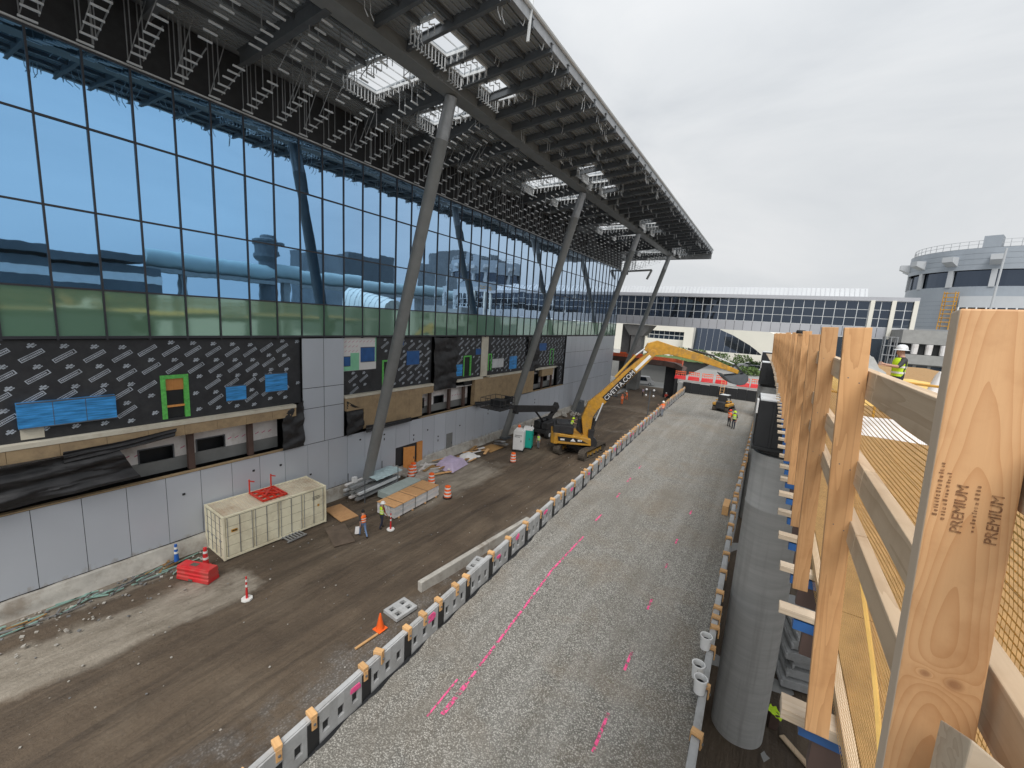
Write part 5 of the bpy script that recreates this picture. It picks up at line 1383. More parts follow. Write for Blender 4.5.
# own frame: +y = heading (d), +x = machine's right
EX = thing('excavator', 'yellow long-reach excavator with its arm stretched over the gravel', 'excavator', (-17, 42, 0), -HX)
def belt(mb, cx, y0, y1, w, h, mi=0):
    r = h / 2; pr = []
    for k in range(9): a = -math.pi / 2 + math.pi * k / 8; pr.append((y1 - r + r * math.cos(a), r + r * math.sin(a)))
    for k in range(9): a = math.pi / 2 + math.pi * k / 8; pr.append((y0 + r + r * math.cos(a), r + r * math.sin(a)))
    n = len(pr); inn = []
    c = ((y0 + y1) / 2, r)
    for (y, z) in pr: inn.append((c[0] + (y - c[0]) * (1 - .12 / (y1 - y0) * 2), c[1] + (z - c[1]) * .80))
    for a, b, c_, d in zip(pr, pr[1:] + pr[:1], inn[1:] + inn[:1], inn):
        mb.hexa([(cx - w / 2, *a), (cx + w / 2, *a), (cx + w / 2, *b), (cx - w / 2, *b), (cx - w / 2, *d), (cx + w / 2, *d), (cx + w / 2, *c_), (cx - w / 2, *c_)], mi)
    L = 0; tot = 0
    for (a, b) in zip(pr, pr[1:] + pr[:1]):
        l = math.dist(a, b); m_ = max(1, int(l / .2))
        for k in range(m_):
            t = (k + .5) / m_; y = a[0] + (b[0] - a[0]) * t; z = a[1] + (b[1] - a[1]) * t
            nrm = Vector((y - c[0], z - c[1])); 
            if l > .8: nrm = Vector((0, z - c[1]))
            nrm.normalize(); p = Vector((cx, y + nrm.x * .02, z + nrm.y * .02)); mb.bar(p - Vector((w / 2, 0, 0)), p + Vector((w / 2, 0, 0)), .06, .05, (0, nrm.x, nrm.y), mi)
tt = HX  # tracks point along the site, not along the slewed body
for s in (-1, 1):
    mb = MB(); mb.T = Matrix.Translation((.15, .25, 0)) @ Matrix.Rotation(tt - R(4), 4, 'Z')
    belt(mb, s * 1.5, -2.75, 2.75, .75, 1.08); tr = mb.build('track', M['track'], EX)
    mb2 = MB(); mb2.T = mb.T; mb2.box(s * 1.5 - .2, s * 1.5 + .2, -2.1, 2.1, .32, .74); mb2.build('track_frame', M['yeld'], tr)
    for yq in (-2.2, -1.3, -.45, .45, 1.3, 2.2): mb2 = MB(); mb2.T = mb.T; mb2.tube((s * 1.5 - .28, yq, .5 if abs(yq) > 2 else .32), (s * 1.5 + .28, yq, .5 if abs(yq) > 2 else .32), .42 if abs(yq) > 2 else .2, n=14); mb2.build('roller', M['track'], tr)
mb = MB(); mb.T = Matrix.Translation((.15, .25, 0)) @ Matrix.Rotation(tt - R(4), 4, 'Z'); mb.box(-1.2, 1.2, -1.0, 1.0, .55, 1.0); mb.tube((0, 0, 1.0), (0, 0, 1.3), .85, n=24); mb.build('undercarriage', M['machdark'], EX)
mb = MB(); mb.prism([(-1.35, -2.4, 1.3), (-1.35, 1.1, 1.3), (-1.35, 1.1, 2.1), (-1.35, .2, 2.3), (-1.35, -2.4, 2.45)], (.95, 0, 0))
mb.prism([(.5, -2.4, 1.3), (.5, 1.2, 1.3), (.5, 1.15, 2.0), (.5, .3, 2.18), (.5, -2.4, 2.45)], (1.3, 0, 0)); mb.box(-.4, .5, -2.4, .9, 1.3, 1.9)
bd = mb.build('body', M['yel'], EX, bevel=.06)
mb = MB(); mb.prism([(1.803, -2.3, 1.62), (1.803, .9, 1.55), (1.803, .2, 1.85), (1.803, -.5, 2.05), (1.803, -2.4, 2.12)], (.012, 0, 0)); mb.build('side_decal', M['black'], bd)
mb = MB()
for y0, y1 in ((-2.1, -1.65), (.05, .2), (-.25, .0)): mb.box(1.816, 1.826, y0, y1, 1.72, 1.9)
mb.prism([(1.816, -1.05, 1.68), (1.816, -.45, 1.66), (1.816, -.75, 2.0)], (.01, 0, 0)); mb.build('white_emblem', M['white'], bd)
mb = MB(); mb.prism([(-1.3, -2.4, 1.25), (1.78, -2.4, 1.25), (1.78, -2.75, 1.25), (1.4, -3.1, 1.25), (-.9, -3.1, 1.25), (-1.3, -2.75, 1.25)], (0, 0, 1.2)); mb.build('counterweight', M['yel'], EX, bevel=.04)
mb = MB(); mb.box(-1.2, 1.72, -2.9, -.75, 2.44, 3.25); mb.box(-.6, 1.5, -2.6, -1.0, 3.25, 3.5); mb.tube((.2, -1.2, 2.9), (.2, -1.2, 3.6), .09, n=10); mb.build('engine_hood', M['machdark'], EX, bevel=.05)
mb = MB()
for x in (.62, 1.74):
    mb.path([(x, -2.2, 2.5), (x, -2.2, 3.35), (x, -.3, 3.35), (x, .1, 2.4)], .03, 6)
mb.build('handrail', M['machdark'], EX)
mb = MB(); mb.prism([(-1.3, .1, 2.1), (-1.3, 1.7, 2.1), (-1.3, 1.75, 2.5), (-1.3, 1.35, 3.75), (-1.3, -.1, 3.75), (-1.3, -.25, 2.4)], (.95, 0, 0)); cb = mb.build('cab', M['machdark'], EX, bevel=.05)
mb = MB(); mb.prism([(-.34, .2, 2.6), (-.34, 1.5, 2.6), (-.34, 1.25, 3.55), (-.34, .1, 3.55)], (.01, 0, 0)); mb.quad((-1.25, 1.72, 2.62), (-.4, 1.72, 2.62), (-.4, 1.42, 3.62), (-1.25, 1.42, 3.62)); mb.build('cab_window', M['glassd'], cb)
mb = MB(); mb.tube((.62, 1.25, 1.5), (1.25, 1.25, 1.5), .65, n=18); mb.box(.7, 1.2, .9, 1.45, 1.3, 2.9); mb.tube((.35, 1.3, 1.6), (.25, 1.25, 3.2), .09, n=8); mb.build('hose_bundle', M['machdark'], EX)
bo = [(.45, 2.0), (1.15, 2.0), (1.3, 4.2), (1.75, 5.05), (2.5, 5.85), (7.3, 11.45), (7.2, 11.9), (6.8, 11.95), (4.2, 9.4), (1.9, 6.95), (.65, 5.75), (.1, 4.0)]
mb = MB(); mb.prism([(-.12, y, z) for y, z in bo], (.62, 0, 0)); bm_ = mb.build('boom', M['yel'], EX, bevel=.04)
# sign plate on the near side of the boom with the firm's name
a, b = Vector((.505, 2.35, 6.25)), Vector((.505, 5.15, 9.55)); dr = (b - a).normalized(); pr = Vector((1, 0, 0)).cross(dr) * 1; 
mb = MB(); n_ = Vector((0, -dr.z, dr.y)) * .34; mb.prism([a - n_, b - n_, b + n_, a + n_], (.02, 0, 0)); sg = mb.build('name_plate', M['black'], bm_)
lettering('CIVETTA.COM', .66, M['white'], sg, a + dr * .08 - n_ * .72 + Vector((.022, 0, 0)), dr, n_, 'lettering', (b - a).length - .16)
a2, b2 = b + dr * .15, b + dr * 2.3
mb = MB(); mb.prism([a2 - n_ * .55, b2 - n_ * .55, b2 + n_ * .35, a2 + n_ * .35], (.008, 0, 0)); mb.build('text_strip', M['reflw'], bm_)  # plain pale strip added in place of further white lettering
sk_ = [(6.0, 11.85), (6.3, 12.55), (7.3, 12.9), (8.8, 12.5), (12, 11.75), (15.9, 10.35), (15.85, 9.95), (12, 10.95), (8.5, 11.55), (7.3, 11.35), (6.6, 11.5)]
mb = MB(); mb.prism([(-.02, y, z) for y, z in sk_], (.42, 0, 0)); st_ = mb.build('stick', M['yel'], EX, bevel=.04)
mb = MB(); mb.tube((.19, 6.4, 12.1), (.19, 6.1, 12.0), .12, n=8); mb.tube((.19, 3.3, 8.7), (.19, 5.2, 11.2), .13, n=10, mi=0); mb.tube((.19, 5.2, 11.2), (.19, 6.1, 12.0), .08, n=8, mi=1)
mb.build('stick_cylinder', [M['yeld'], M['galvl']], EX)
mb = MB(); mb.tube((.19, 10.5, 12.25), (.19, 13.3, 11.65), .11, n=10, mi=0); mb.tube((.19, 13.3, 11.65), (.19, 15.4, 10.95), .06, n=8, mi=1); mb.bar((.19, 15.4, 10.95), (.19, 16.5, 10.0), .12, .16, mi=0); mb.bar((.19, 15.2, 10.2), (.19, 15.4, 10.95), .12, .14, mi=0)
mb.build('bucket_cylinder', [M['machdark'], M['galvl']], st_)
for s in (-.45, .75): mb = MB(); mb.tube((s + .02, 1.0, 1.9), (s + .02, 1.6, 3.9), .13, n=10, mi=0); mb.tube((s + .02, 1.6, 3.9), (s + .02, 2.2, 5.9), .08, n=8, mi=1); mb.build('boom_cylinder', [M['machdark'], M['galvl']], EX)
mb = MB()
prof = [(14.3, 9.7), (14.8, 9.25), (15.4, 8.95), (16.0, 8.85), (16.5, 9.0), (16.75, 9.4), (16.7, 9.8), (16.4, 10.05)]
for a, b in zip(prof, prof[1:]): mb.bar((.19, *a), (.19, *b), 1.2, .07, (0, 0, 1))
for s in (-.41, .74): mb.prism([(s, y, z) for y, z in prof], (.05, 0, 0))
for k in range(5): x = -.36 + k * .275; mb.bar((x, 14.35, 9.66), (x, 14.05, 9.95), .1, .07)
mb.build('bucket', M['steeld'], EX)

# ---------------------------------------------------------------- boom lift by the wall
LF = thing('boom_lift', 'dark boom lift with its basket raised against the brown boards', 'boom lift', (-22.9, 45.6, 0), 0)
mb = MB(); mb.box(-.9, .9, -1.7, 1.7, .55, 1.05); mb.build('chassis', M['machdark'], LF, bevel=.05)
for sx in (-1, 1):
    for sy in (-1, 1):
        mb = MB(); mb.tube((sx * .75, sy * 1.35, .5), (sx * 1.2, sy * 1.35, .5), .5, n=18); w_ = mb.build('wheel', M['rubber'], LF); mb = MB(); mb.tube((sx * 1.18, sy * 1.35, .5), (sx * 1.22, sy * 1.35, .5), .26, n=12); mb.build('rim', M['galvl'], w_)
mb = MB(); mb.box(-.95, -.1, -1.6, 1.9, 1.1, 2.0); mb.box(.1, .95, -1.6, 1.9, 1.1, 1.9); mb.tube((0, 0, 1.0), (0, 0, 1.2), .5, n=16); mb.build('turret', M['machdark'], LF, bevel=.08)
mb = MB(); mb.box(.951, .96, .3, 1.1, 1.35, 1.7); mb.build('white_cover', M['white'], LF)
mb = MB(); mb.bar((0, 2.6, 3.0), (0, -7.6, 4.55), .42, .75); mb.bar((0, 2.6, 2.9), (0, 2.0, 3.6), .5, .9); b_ = mb.build('boom', M['machdark'], LF, bevel=.03)
mb = MB(); mb.bar((0, .2, 1.9), (0, 2.2, 2.9), .35, .5); mb.tube((0, -.8, 1.8), (0, -3.2, 3.6), .12, n=8); mb.build('lower_arm', M['machdark'], LF)
mb = MB(); mb.bar((-.15, -7.6, 4.6), (-.15, -9.6, 5.6), .14, .2); mb.bar((.15, -7.6, 4.2), (.15, -9.4, 5.2), .12, .16); mb.bar((0, -7.4, 4.4), (0, -7.9, 4.5), .5, .9); mb.bar((0, -9.3, 5.0), (0, -9.8, 5.9), .5, .4); mb.build('jib', M['machdark'], LF)
mb = MB(); x0, x1, y0, y1, z = -1.2, 1.2, -12.6, -10.0, 5.2
mb.box(x0, x1, y0, y1, z, z + .1)
for a, b in (((x0, y0), (x1, y0)), ((x1, y0), (x1, y1)), ((x1, y1), (x0, y1)), ((x0, y1), (x0, y0))):
    for h in (.55, 1.1): mb.tube((*a, z + h), (*b, z + h), .03, n=5)
    for k in range(3): t_ = k / 3; p = (a[0] + (b[0] - a[0]) * t_, a[1] + (b[1] - a[1]) * t_); mb.tube((*p, z), (*p, z + 1.1), .03, n=5)
bs = mb.build('basket', M['machdark'], LF)
mb = MB(); mb.box(.2, 1.0, y1 - .35, y1 - .05, z + .6, z + 1.15); mb.box(-.8, .7, -11.4, -10.3, z + .1, z + .8); mb.build('control_box', M['black'], bs)

# ---------------------------------------------------------------- small loader on the gravel
LD = thing('compact_loader', 'small yellow and black tracked loader at the far end of the gravel', 'loader', (-4.35, 57.2, GZ), R(-14)); LD.scale = (.95, .95, .95)
for s in (-1, 1): mb = MB(); belt(mb, s * .78, -1.2, 1.2, .4, .75); mb.build('track', M['track'], LD)
mb = MB(); mb.prism([(-.55, -1.3, .4), (-.55, .9, .4), (-.55, .9, 1.0), (-.55, -.9, 1.35), (-.55, -1.3, 1.2)], (1.1, 0, 0))
for s in (-.98, .58): mb.box(s, s + .4, -1.3, .8, .78, 1.1, 1)
mb.build('body', [M['machdark'], M['yel']], LD, bevel=.04)
mb = MB()
for x in (-.5, .5):
    mb.path([(x, -.75, 1.2), (x, -.65, 2.05), (x, .55, 2.05), (x, .8, .9)], .06, 6)
mb.box(-.55, .55, -.75, .6, 2.0, 2.1); mb.box(-.5, .5, -.75, -.69, 1.0, 2.0); mb.box(-.35, .35, -.5, .2, .9, 1.6); c_ = mb.build('cab_cage', M['machdark'], LD)
mb = MB(); mb.box(-.5, .5, -.4, .6, 2.1, 2.14); mb.build('pale_roof', M['galvl'], c_)
for s in (-1, 1): mb = MB(); mb.path([(s * .65, -1.1, 1.45), (s * .65, .6, 1.3), (s * .6, 1.5, .4)], .08, 6); mb.build('lift_arm', M['yel'], LD)
mb = MB()
pr = [(1.45, .75), (1.4, .25), (1.55, .08), (2.15, .05)]
for a, b in zip(pr, pr[1:]): mb.bar((0, *a), (0, *b), 1.75, .05)
for s in (-.87, .82): mb.prism([(s, y, z) for y, z in pr], (.05, 0, 0))
mb.build('bucket', M['steeld'], LD)

# ---------------------------------------------------------------- shipping container
CT = thing('shipping_container', 'cream shipping container with side doors and rusty ribbed roof, standing against the wall', 'container', (-25.18, 12.80, .02), R(-2.4))
W, L, H = 2.44, 6.06, 2.59; x1, x0 = W / 2, -W / 2; y0, y1 = -L / 2, L / 2
mb = MB(); mb.box(x0 + .06, x1 - .07, y0 + .07, y1 - .06, .12, H - .08, 0)
for x in (x0, x1 - .12):
    for y in (y0, y1 - .12): mb.box(x, x + .12, y, y + .12, 0, H)
for x in (x0 + .01, x1 - .11): mb.box(x, x + .1, y0 + .12, y1 - .12, .02, .16); mb.box(x, x + .1, y0 + .12, y1 - .12, H - .12, H - .01)
for y in (y0 + .01, y1 - .11): mb.box(x0 + .12, x1 - .12, y, y + .1, .02, .16); mb.box(x0 + .12, x1 - .12, y, y + .1, H - .12, H - .01)
mb.build('frame', M['cream'], CT, bevel=.01)
mb = MB()
for i in range(24): y = y0 + .16 + i * .241; mb.box(x0 + .1, x1 - .1, y, y + .13, H - .08, H - .04)
mb.box(x0 + .1, x1 - .1, y0 + .1, y1 - .1, H - .1, H - .075); mb.build('ribbed_roof', M['creamd'], CT)
for s, (xa, xb) in ((1, (x1 - .07, x1 - .02)),):
    n = 4; wd = (L - .28) / n
    for i in range(n):
        a = y0 + .14 + i * wd + .03; b = a + wd - .06; mb = MB()
        zz = [.20, .62, 1.12, 1.30, 1.76, 2.26, 2.44]; md = (a + b) / 2
        hz = [.2, .78, 1.36, 1.92, 2.44]
        for c, d in ((a, md - .02), (md + .02, b)):
            for e, f in zip(hz, hz[1:]): mb.box(xa, xb, c, d, e + (.014 if e > .3 else 0), f - .014)
        dd = mb.build('side_door', M['cream'], CT, bevel=.006)
        mb = MB(); mb.box(xa - .01, xa + .012, a, b, .2, 2.44); mb.build('seam', M['seam'], dd)
        mb = MB()
        for y in (a + .06, b - .06, md): mb.tube((xb + .015, y, .18), (xb + .015, y, 2.46), .017, n=6)
        mb.build('locking_rod', M['galv'], dd)
mb = MB(); mb.box(x1 - .019, x1 - .012, y0 + .42, y0 + .74, 1.55, 1.72, 0); mb.box(x1 - .0118, x1 - .008, y0 + .46, y0 + .70, 1.60, 1.66, 1); mb.box(x1 - .019, x1 - .012, y1 - .62, y1 - .48, 1.3, 1.46, 0)
for k in range(3): mb.box(x1 - .019, x1 - .014, y1 - .95, y1 - .45, 2.02 - .09 * k, 2.05 - .09 * k, 1)
mb.build('warning_label', [M['yel'], M['black']], CT)
for c, d in ((x0 + .14, -.02), (.02, x1 - .14)):
    mb = MB()
    for k in range(5): mb.box(c, d, y0 + .02, y0 + .06, .2 + k * .45, .2 + k * .45 + .40)
    e = mb.build('end_door', M['cream'], CT, bevel=.006); mb = MB(); mb.box(c, d, y0 + .04, y0 + .062, .2, 2.42); mb.build('seam', M['seam'], e)
    mb = MB()
    for x in (c + .25, d - .25): mb.tube((x, y0 + .0, .15), (x, y0 + .0, 2.48), .02, n=6); mb.box(x - .08, x + .08, y0 - .02, y0 + .01, 1.0, 1.12)
    mb.build('locking_rod', M['galv'], e)
# red lifting frame lying on the roof
t = thing('red_frame', 'red steel lifting frame lying on the cream container roof', 'lifting frame', (-25.2, 12.75, 2.61), R(-2))
mb = MB()
for x in (-.8, -.27, .27, .8): mb.box(x - .05, x + .05, -.7, .7, .0, .1)
for y in (-.7, -.3, .1, .5, .7): mb.box(-.85, .85, y - .05, y + .05, .02, .11)
mb.bar((-.6, -.5, .14), (.6, .3, .2), .12, .06); mb.bar((-.5, .4, .14), (.5, -.4, .22), .12, .06); mb.build('grid', M['redp'], t)
mb = MB()
for y in (-.72, .55): mb.tube((-.78, y, .1), (-.78, y, .95), .045, n=8); mb.bar((-.78, y, .86), (-.78, y + .28, .74), .08, .06)
mb.build('upright', M['redp'], t)

# ---------------------------------------------------------------- barriers, cones, drums
t = thing('water_barrier', 'low red plastic water barrier beside the container corner', 'barrier', (-23.55, 8.28, .02), R(-68))
mb = MB()
pr = [(-.34, 0), (.34, 0), (.34, .2), (.29, .24), (.33, .38), (.28, .44), (.32, .6), (.28, .66), (.27, .74), (-.27, .74), (-.28, .66), (-.32, .6), (-.28, .44), (-.33, .38), (-.29, .24), (-.34, .2)]
mb.prism([(x, -.95, z) for x, z in pr], (0, 1.9, 0)); mb.build('body', M['red'], t, bevel=.03)
mb = MB(); mb.box(-.12, .12, -.35, .05, .742, .752); mb.box(.362, .37, -.2, .05, .05, .15); mb.build('recess', M['seam'], t)
def tubecone(name, label, loc, r, h, mat, basem, bands, grp=None):
    t = thing(name, label, 'cone' if h < 1.15 else 'delineator', loc, 0, grp)
    mb = MB(); mb.lathe([(r, .05), (r * .55, h * .9), (r * .55, h), (0, h + .02)], (0, 0, 0), 14); mb.build('body', M[mat], t, smooth=True)
    mb = MB(); mb.lathe([(.01, 0), (.26, 0), (.25, .07), (.02, .07)], (0, 0, 0), 8); mb.build('base', M[basem], t)
    for z in bands:
        rr0 = r + (r * .55 - r) * ((z * h - .05) / (h * .85)); mb = MB(); mb.lathe([(rr0 + .006, z * h), (rr0 + .003, z * h + .12)], (0, 0, 0), 14); mb.build('reflective_band', M['reflw'], t)
    return t
tubecone('traffic_delineator', 'lone red tube delineator with a white base standing in the dirt', (-19.98, 8.95, .02), .06, 1.2, 'red', 'reflw', (.55, .78))
tubecone('traffic_delineator', 'red tube delineator held beside the worker in the white helmet', (-19.75, 17.7, .02), .06, 1.15, 'red', 'reflw', (.55, .78))
tubecone('traffic_cone', 'pinkish red cone between the red barrier and the container', (-24.35, 8.95, .02), .16, 1.1, 'red', 'red', (.4, .72))
tubecone('traffic_cone', 'blue cone with white bands near the wall footing', (-25.95, 8.2, .02), .12, 1.05, 'blueplastic', 'rubber', (.5, .75))
t = thing('traffic_cone', 'plain orange cone tilted on the dirt beside the spare panel', 'cone', (-13.3, 11.4, .08), 0)
mb = MB(); mb.lathe([(.19, .03), (.035, .78), (0, .79)], (0, 0, 0), 16); mb.build('body', M['orange'], t, smooth=True); mb = MB(); mb.box(-.24, .24, -.24, .24, 0, .04); mb.build('base', M['orange'], t, bevel=.01)
dr = None
for lab, p in (('orange drum standing by the open plywood door', (-25.3, 24.9, .05)), ('orange drum half hidden behind the end of the plywood topped stack', (-22.9, 24.9, .02)), ('orange drum standing alone on the pale dirt past the lumber', (-20.15, 23.8, .02)), ('orange drum in front of the portable toilets', (-20.6, 34.2, .02)), ('second orange drum pressed behind the one by the plywood door', (-25.75, 25.6, .05))):
    if dr is None:
        dr = thing('traffic_drum', lab, 'drum', p, 0, 'orange drums'); mb = MB(); mb.lathe([(.3, .08), (.285, .38), (.265, .4), (.255, .68), (.235, .7), (.225, .95), (.15, 1.0), (0, 1.0)], (0, 0, 0), 20); mb.build('body', M['orange'], dr, smooth=True)
        mb = MB(); mb.lathe([(.36, 0), (.38, .08), (.3, .09)], (0, 0, 0), 20); mb.build('base', M['rubber'], dr)
        for z, r in ((.24, .297), (.52, .266), (.80, .236)): mb = MB(); mb.lathe([(r + .004, z - .06), (r + .002, z + .06)], (0, 0, 0), 20); mb.build('reflective_band', M['reflw'], dr)
    else: dup(dr, p, 0, lab)
# portable toilets
def toilet(label, loc, mat, rz):
    t = thing('portable_toilet', label, 'portable toilet', loc, rz); mb = MB(); mb.box(-.56, .56, -.56, .56, .12, 2.12); 
    for s in (-1, 1):
        for k in range(5): mb.box(s * .56, s * .585, -.5 + k * .22, -.4 + k * .22, .25, 2.0)
    mb.build('cabin', M[mat], t, bevel=.02)
    mb = MB(); mb.prism([(-.6, -.6, 2.12), (.6, -.6, 2.12), (.45, -.6, 2.36), (-.45, -.6, 2.36)], (0, 1.2, 0)); mb.build('roof', M['bucket'], t, bevel=.02)
    mb = MB(); mb.box(-.42, .42, -.6, -.56, .2, 2.05); d = mb.build('door', M[mat], t, bevel=.01); mb = MB(); mb.box(.28, .36, -.63, -.6, 1.05, 1.25); mb.build('handle', M['steeld'], d)
    mb = MB(); mb.box(-.62, .62, -.62, .62, 0, .12); mb.build('skid', M['rubber'], t)
    mb = MB(); mb.tube((.3, .3, 2.3), (.3, .3, 2.6), .05, n=8); mb.build('vent_pipe', M['rubber'], t)
    return t
t = toilet('white portable toilet with dark lettering nearest the drum', (-22.3, 38.05, .02), 'bucket', R(20))
mb = MB()
for k, wd in ((0, .8), (1, .6)): 
    y = -.4
    while y < -.4 + wd: e = random.uniform(.06, .13); mb.box(-.4 + (y + .4), -.4 + (y + .4) + e - .025, -.606, -.6, 1.72 - k * .17, 1.80 - k * .17); y += e
mb.build('lettering', M['black'], t)
toilet('teal portable toilet right behind the white one', (-22.0, 39.35, .02), 'teal', R(20))
mb = MB(); mb.lathe([(0, 0), (.16, .02), (.17, .2), (.1, .28), (0, .3)], (-22.7, 38.6, 2.36), 12); tag(mb.build('orange_beacon', M['orange']), 'orange lump sitting on the white toilet roof', 'beacon')

# ---------------------------------------------------------------- stacks and debris along the wall
t = thing('lumber_stack', 'strapped stack of grey planks topped with plywood sheets', 'stack', (-21.55, 21.1, 0), R(4))
for k in range(4):
    mb = MB()
    for j in range(7): mb.box(-.82 + j * .236, -.82 + j * .236 + .225, -2.4 + .05 * (j % 3), 2.45 - .04 * (k % 2), .1 + k * .2, .1 + k * .2 + .19)
    mb.build('plank_layer', M['galvl'] if k % 2 else M['whited'], t)
mb = MB()
for a, b in ((-2.45, -1.25), (-1.22, -.02), (.01, 1.2), (1.23, 2.43)): mb.box(-.84, .84, a, b, .905, .935)
mb.build('plywood_top', M['ply'], t)
for y in (-1.6, -.3, 1.0): mb = MB(); mb.box(-.86, .86, y - .02, y + .02, .94, .945); mb.box(.842, .85, y - .02, y + .02, .08, .94); mb.build('strap', M['black'], t)
mb = MB()
for y in (-2, -.6, .8, 2.1): mb.box(-.9, .9, y - .05, y + .05, 0, .095)
mb.build('skid', M['block'], t)
t = thing('board_stack', 'lower stack of pale green grey boards behind the plywood topped stack', 'stack', (-23.75, 22.3, 0), R(5))
for k in range(3): mb = MB(); mb.box(-.62, .62, -1.9, 1.9 - .1 * k, .1 + k * .16, .1 + k * .16 + .15); mb.build('board', worn('greenish_board', (.36, .42, .40), .7, .1, 2), t)
t = thing('pipe_rack', 'rack of long grey beams and channels against the wall behind the first column', 'rack', (-25.3, 21, 0), R(5))
q = random.Random(8)
for k in range(13):
    mb = MB(); x = -.75 + (k % 5) * .33; z = .35 + (k // 5) * .36; a = q.uniform(-.3, .3); mb.box(x, x + .24, -2.3 + a, 2.0 + a, z, z + .14); mb.build('beam', M[['galv', 'galvl', 'whited', 'steel'][k % 4]], t)
for y in (-1.9, 1.6):
    for x in (-.85, .9): mb = MB(); mb.tube((x, y, 0), (x, y, 1.9), .035, n=8); mb.build('rack_post', M['steeld'], t)
mb = MB(); mb.grid(lambda u, v: (-.8 + 1.6 * u, -.6 + 2.9 * v, 1.40 + .06 * mnoise.noise(Vector((u * 4, v * 7, 2))) - .25 * abs(u - .5)), 14, 18); mb.build('plastic_wrap', worn('pale_blue_wrap', (.45, .58, .60), .4, .2, 3), t)
mb = MB(); mb.box(-.65, -.35, -1.75, -1.45, 1.15, 1.6); mb.build('paint_tub', M['bucket'], t)
def plate(name, label, cat, c, d, rz, mat, z=.05):
    mb = MB(); mb.cbox((c[0], c[1], z), (d[0], d[1], .05), rz); return tag(mb.build(name, M[mat]), label, cat)
plate('plywood_sheet', 'orange plywood sheet lying beside the far end of the container', 'plywood', (-24.1, 17.05), (2.5, 1.25), R(-8), 'ply', .1)
plate('steel_plate', 'muddy brown plate lying flat in front of the container', 'plate', (-21.6, 15.2), (2.5, 1.25), R(-22), 'plyd', .1)
plate('timber_plank', 'pale plank beside the feet of the walker', 'plank', (-21.2, 16.2), (.9, .25), R(-40), 'whited', .12)
mb = MB()
for k in range(6): mb.cbox((-23.6 + .0 * k, 12.9 + k * .2, .12), (.75, .07, .06), .05)
for x in (-23.95, -23.25): mb.cbox((x, 13.4, .08), (.08, 1.25, .06), .05)
tag(mb.build('floor_grate', M['galv']), 'grey slatted grate lying at the foot of the container side doors', 'grate')
t = thing('covered_pallet', 'pallet bundle under a lilac tarp by the wall', 'pallet bundle', (-24.4, 29.2, 0), R(8))
mb = MB(); mb.box(-.9, .9, -1.2, 1.2, 0, .14); mb.build('pallet', M['block'], t)
mb = MB(); mb.grid(lambda u, v: (-1.05 + 2.1 * u, -1.4 + 2.8 * v, .05 + min(1, 6 * min(u, 1 - u, v, 1 - v)) * (.75 + .15 * mnoise.noise(Vector((u * 3, v * 3, 1))))), 22, 26); mb.build('cover', M['purple'], t, smooth=True)
mb = MB()
q = random.Random(13)
for k in range(34):
    x, y = q.uniform(-26, -23.6), q.uniform(26.8, 36); mb.cbox((x, y, .08 + q.uniform(0, .3)), (q.uniform(.1, .3), q.uniform(.5, 2.2), q.uniform(.03, .08)), q.uniform(-.6, .6), k % 3)
tag(mb.build('scrap_boards', [M['block'], M['whited'], M['osb']]), 'loose scrap boards strewn along the wall past the doorway', 'scrap', kind='stuff')
mb = MB(); mb.grid(lambda u, v: (-25.6 + 1.7 * u, 31.0 + 2.2 * v, .1 + .5 * math.sin(u * 3.1) * math.sin(v * 3.1) + .1 * mnoise.noise(Vector((u * 5, v * 5, 1)))), 14, 14); tag(mb.build('white_sheet', M['white']), 'crumpled white sheet lying past the lilac covered pallet', 'sheet')
mb = MB(); mb.grid(lambda u, v: (-25.7 + 1.8 * u, 35.0 + 2.6 * v, .05 + .35 * math.sin(u * 3.1) * math.sin(v * 3.1)), 12, 12); tag(mb.build('yellow_sheet', M['osb']), 'yellowish sheet lying by the wall before the toilets', 'sheet')
mb = MB(); mb.bar((-25.4, 38.2, .3), (-23.6, 36.9, .9), .5, .12); mb.bar((-25.2, 37.6, .2), (-23.4, 37.4, .5), .4, .15); tag(mb.build('steel_angle', M['galv']), 'grey steel pieces heaped at the foot of the second leaning column', 'steel')
t = thing('rubble_pile', 'pile of pale rubble and a grey box at the foot of the third leaning column', 'rubble', (-24.8, 59, 0), 0)
mb = MB()
for k in range(30): s = q.uniform(.1, .3); mb.T = Matrix.Translation((q.gauss(0, 1), q.gauss(0, 1.7), q.uniform(0, .4))) @ Matrix.Rotation(q.uniform(0, 6), 4, (q.random(), q.random(), 1)); mb.box(-s, s, -s * .7, s * .7, -s * .5, s * .5)
mb.T = None; mb.build('rubble', M['curb'], t); mb = MB(); mb.box(-.8, .1, 1.8, 3.2, 0, 1.9); mb.build('cabinet', M['steeld'], t)
t = thing('concrete_slab', 'low concrete slab in front of the open plywood door', 'slab', (-25.4, 26.5, 0))
mb = MB(); mb.box(-26.2, -24.3, 24.6, 28.0, -.1, .13); mb.build('slab', M['curb'], t)
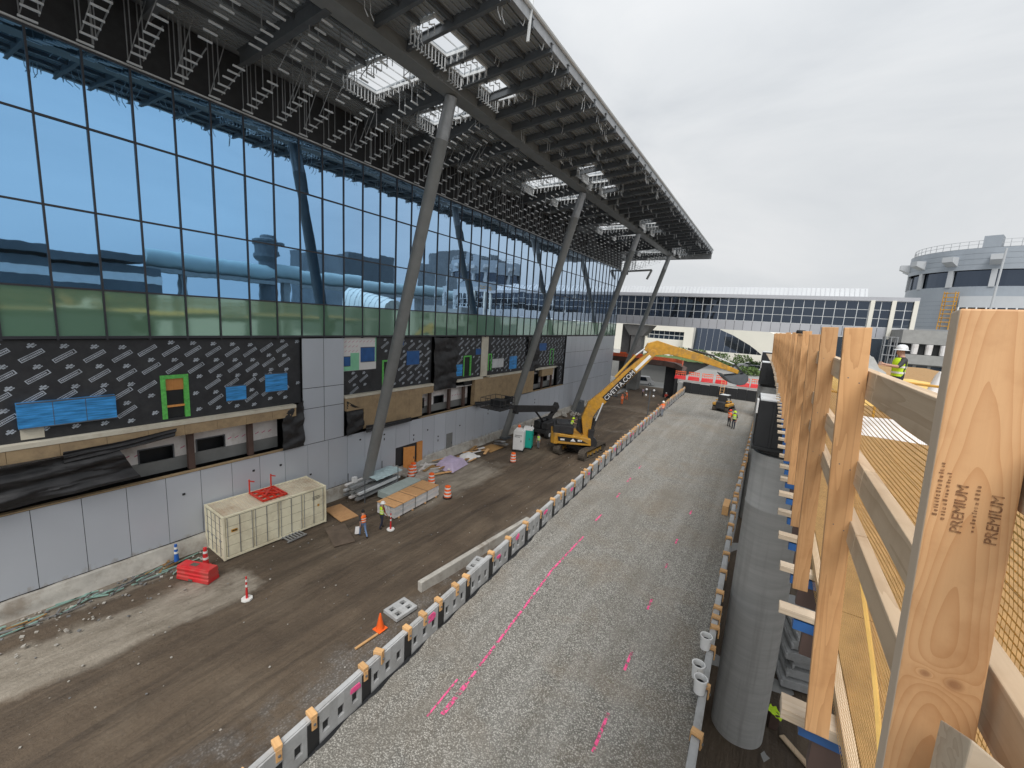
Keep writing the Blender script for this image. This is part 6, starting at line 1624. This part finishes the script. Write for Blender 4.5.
# litter: small light pieces over the dirt, offcuts along the footing
mb = MB()
for k in range(260):
    y = q.uniform(-3, 9.5); x = -26.1 + abs(q.gauss(0, 1.5)); s = q.uniform(.015, .065)
    mb.T = Matrix.Translation((x, y, .05 + s * .3)) @ Matrix.Rotation(q.uniform(0, 6), 4, 'Z') @ Matrix.Rotation(q.uniform(-.4, .4), 4, 'X'); mb.box(-s, s, -s * q.uniform(.4, 1.2), s, -s * .4, s * .4, q.choice([0, 0, 1]))
for k in range(420):
    y = q.uniform(-4, 60); x = q.uniform(-26, -11); s = q.uniform(.01, .035)
    mb.T = Matrix.Translation((x, y, .03)) @ Matrix.Rotation(q.uniform(0, 6), 4, 'Z'); mb.box(-s, s, -s, s, -s * .5, s * .5, q.choice([0, 0, 1]))
for k in range(60):
    y = q.uniform(-1, 8.5); x = -26.0 + q.uniform(0, .9); L_ = q.uniform(.2, .9)
    mb.T = Matrix.Translation((x, y, .12)) @ Matrix.Rotation(q.gauss(.1, .5), 4, 'Z'); mb.box(-.03, .03, -L_, L_, -.02, .02, q.choice([2, 2, 3, 1]))
mb.T = None
tag(mb.build('litter', [M['curb'], M['concd'], worn('green_offcut', (.22, .36, .31), .6, .2), M['osb']]), 'scattered stones, offcuts and litter over the dirt road', 'litter', kind='stuff')
# floodlight mast by the left wall and a ladder at the black hoarding
t = thing('light_mast', 'portable floodlight mast with four pale lamps behind the left wall', 'floodlight', (-13.6, 58, 0), 0)
mb = MB(); mb.box(-.6, .6, -.9, .9, .3, 1.2); mb.build('trailer', M['machdark'], t, bevel=.05); mb = MB(); mb.tube((0, 0, 1), (0, 0, 5.5), .07, n=8); mb.build('mast', M['steeld'], t)
for x in (-.5, .5):
    for z in (4.9, 5.7): mb = MB(); mb.lathe([(.06, .15), (.15, 0), (.14, -.03), (0, -.03)], (0, 0, 0), 12); o = mb.build('lamp_head', M['bucket'], t); o.location = (x, -.1, z); o.rotation_euler = (R(70), 0, 0)
    mb = MB(); mb.bar((x, 0, 4.8), (x, 0, 5.8), .05, .05); mb.build('bracket', M['steeld'], t)
t = thing('timber_ladder', 'pale timber ladder leaning on the black hoarding behind the loader', 'ladder', (-5.6, 67.6, GZ), 0)
for s in (-.25, .25): mb = MB(); mb.bar((s, -.6, 0), (s, .6, 3.6), .05, .09); mb.build('stile', M['block'], t)
for k in range(10): mb = MB(); mb.bar((-.25, -.6 + .12 * (k + .5), .36 * (k + .5)), (.25, -.6 + .12 * (k + .5), .36 * (k + .5)), .04, .04); mb.build('rung', M['block'], t)
mb = MB(); mb.box(-1.2, -.9, 24.2, 25.4, GZ, GZ + .5)
tag(mb.build('timber_crate', M['block']), 'small stack of brown timber at the right edge of the gravel below the black form', 'timber')
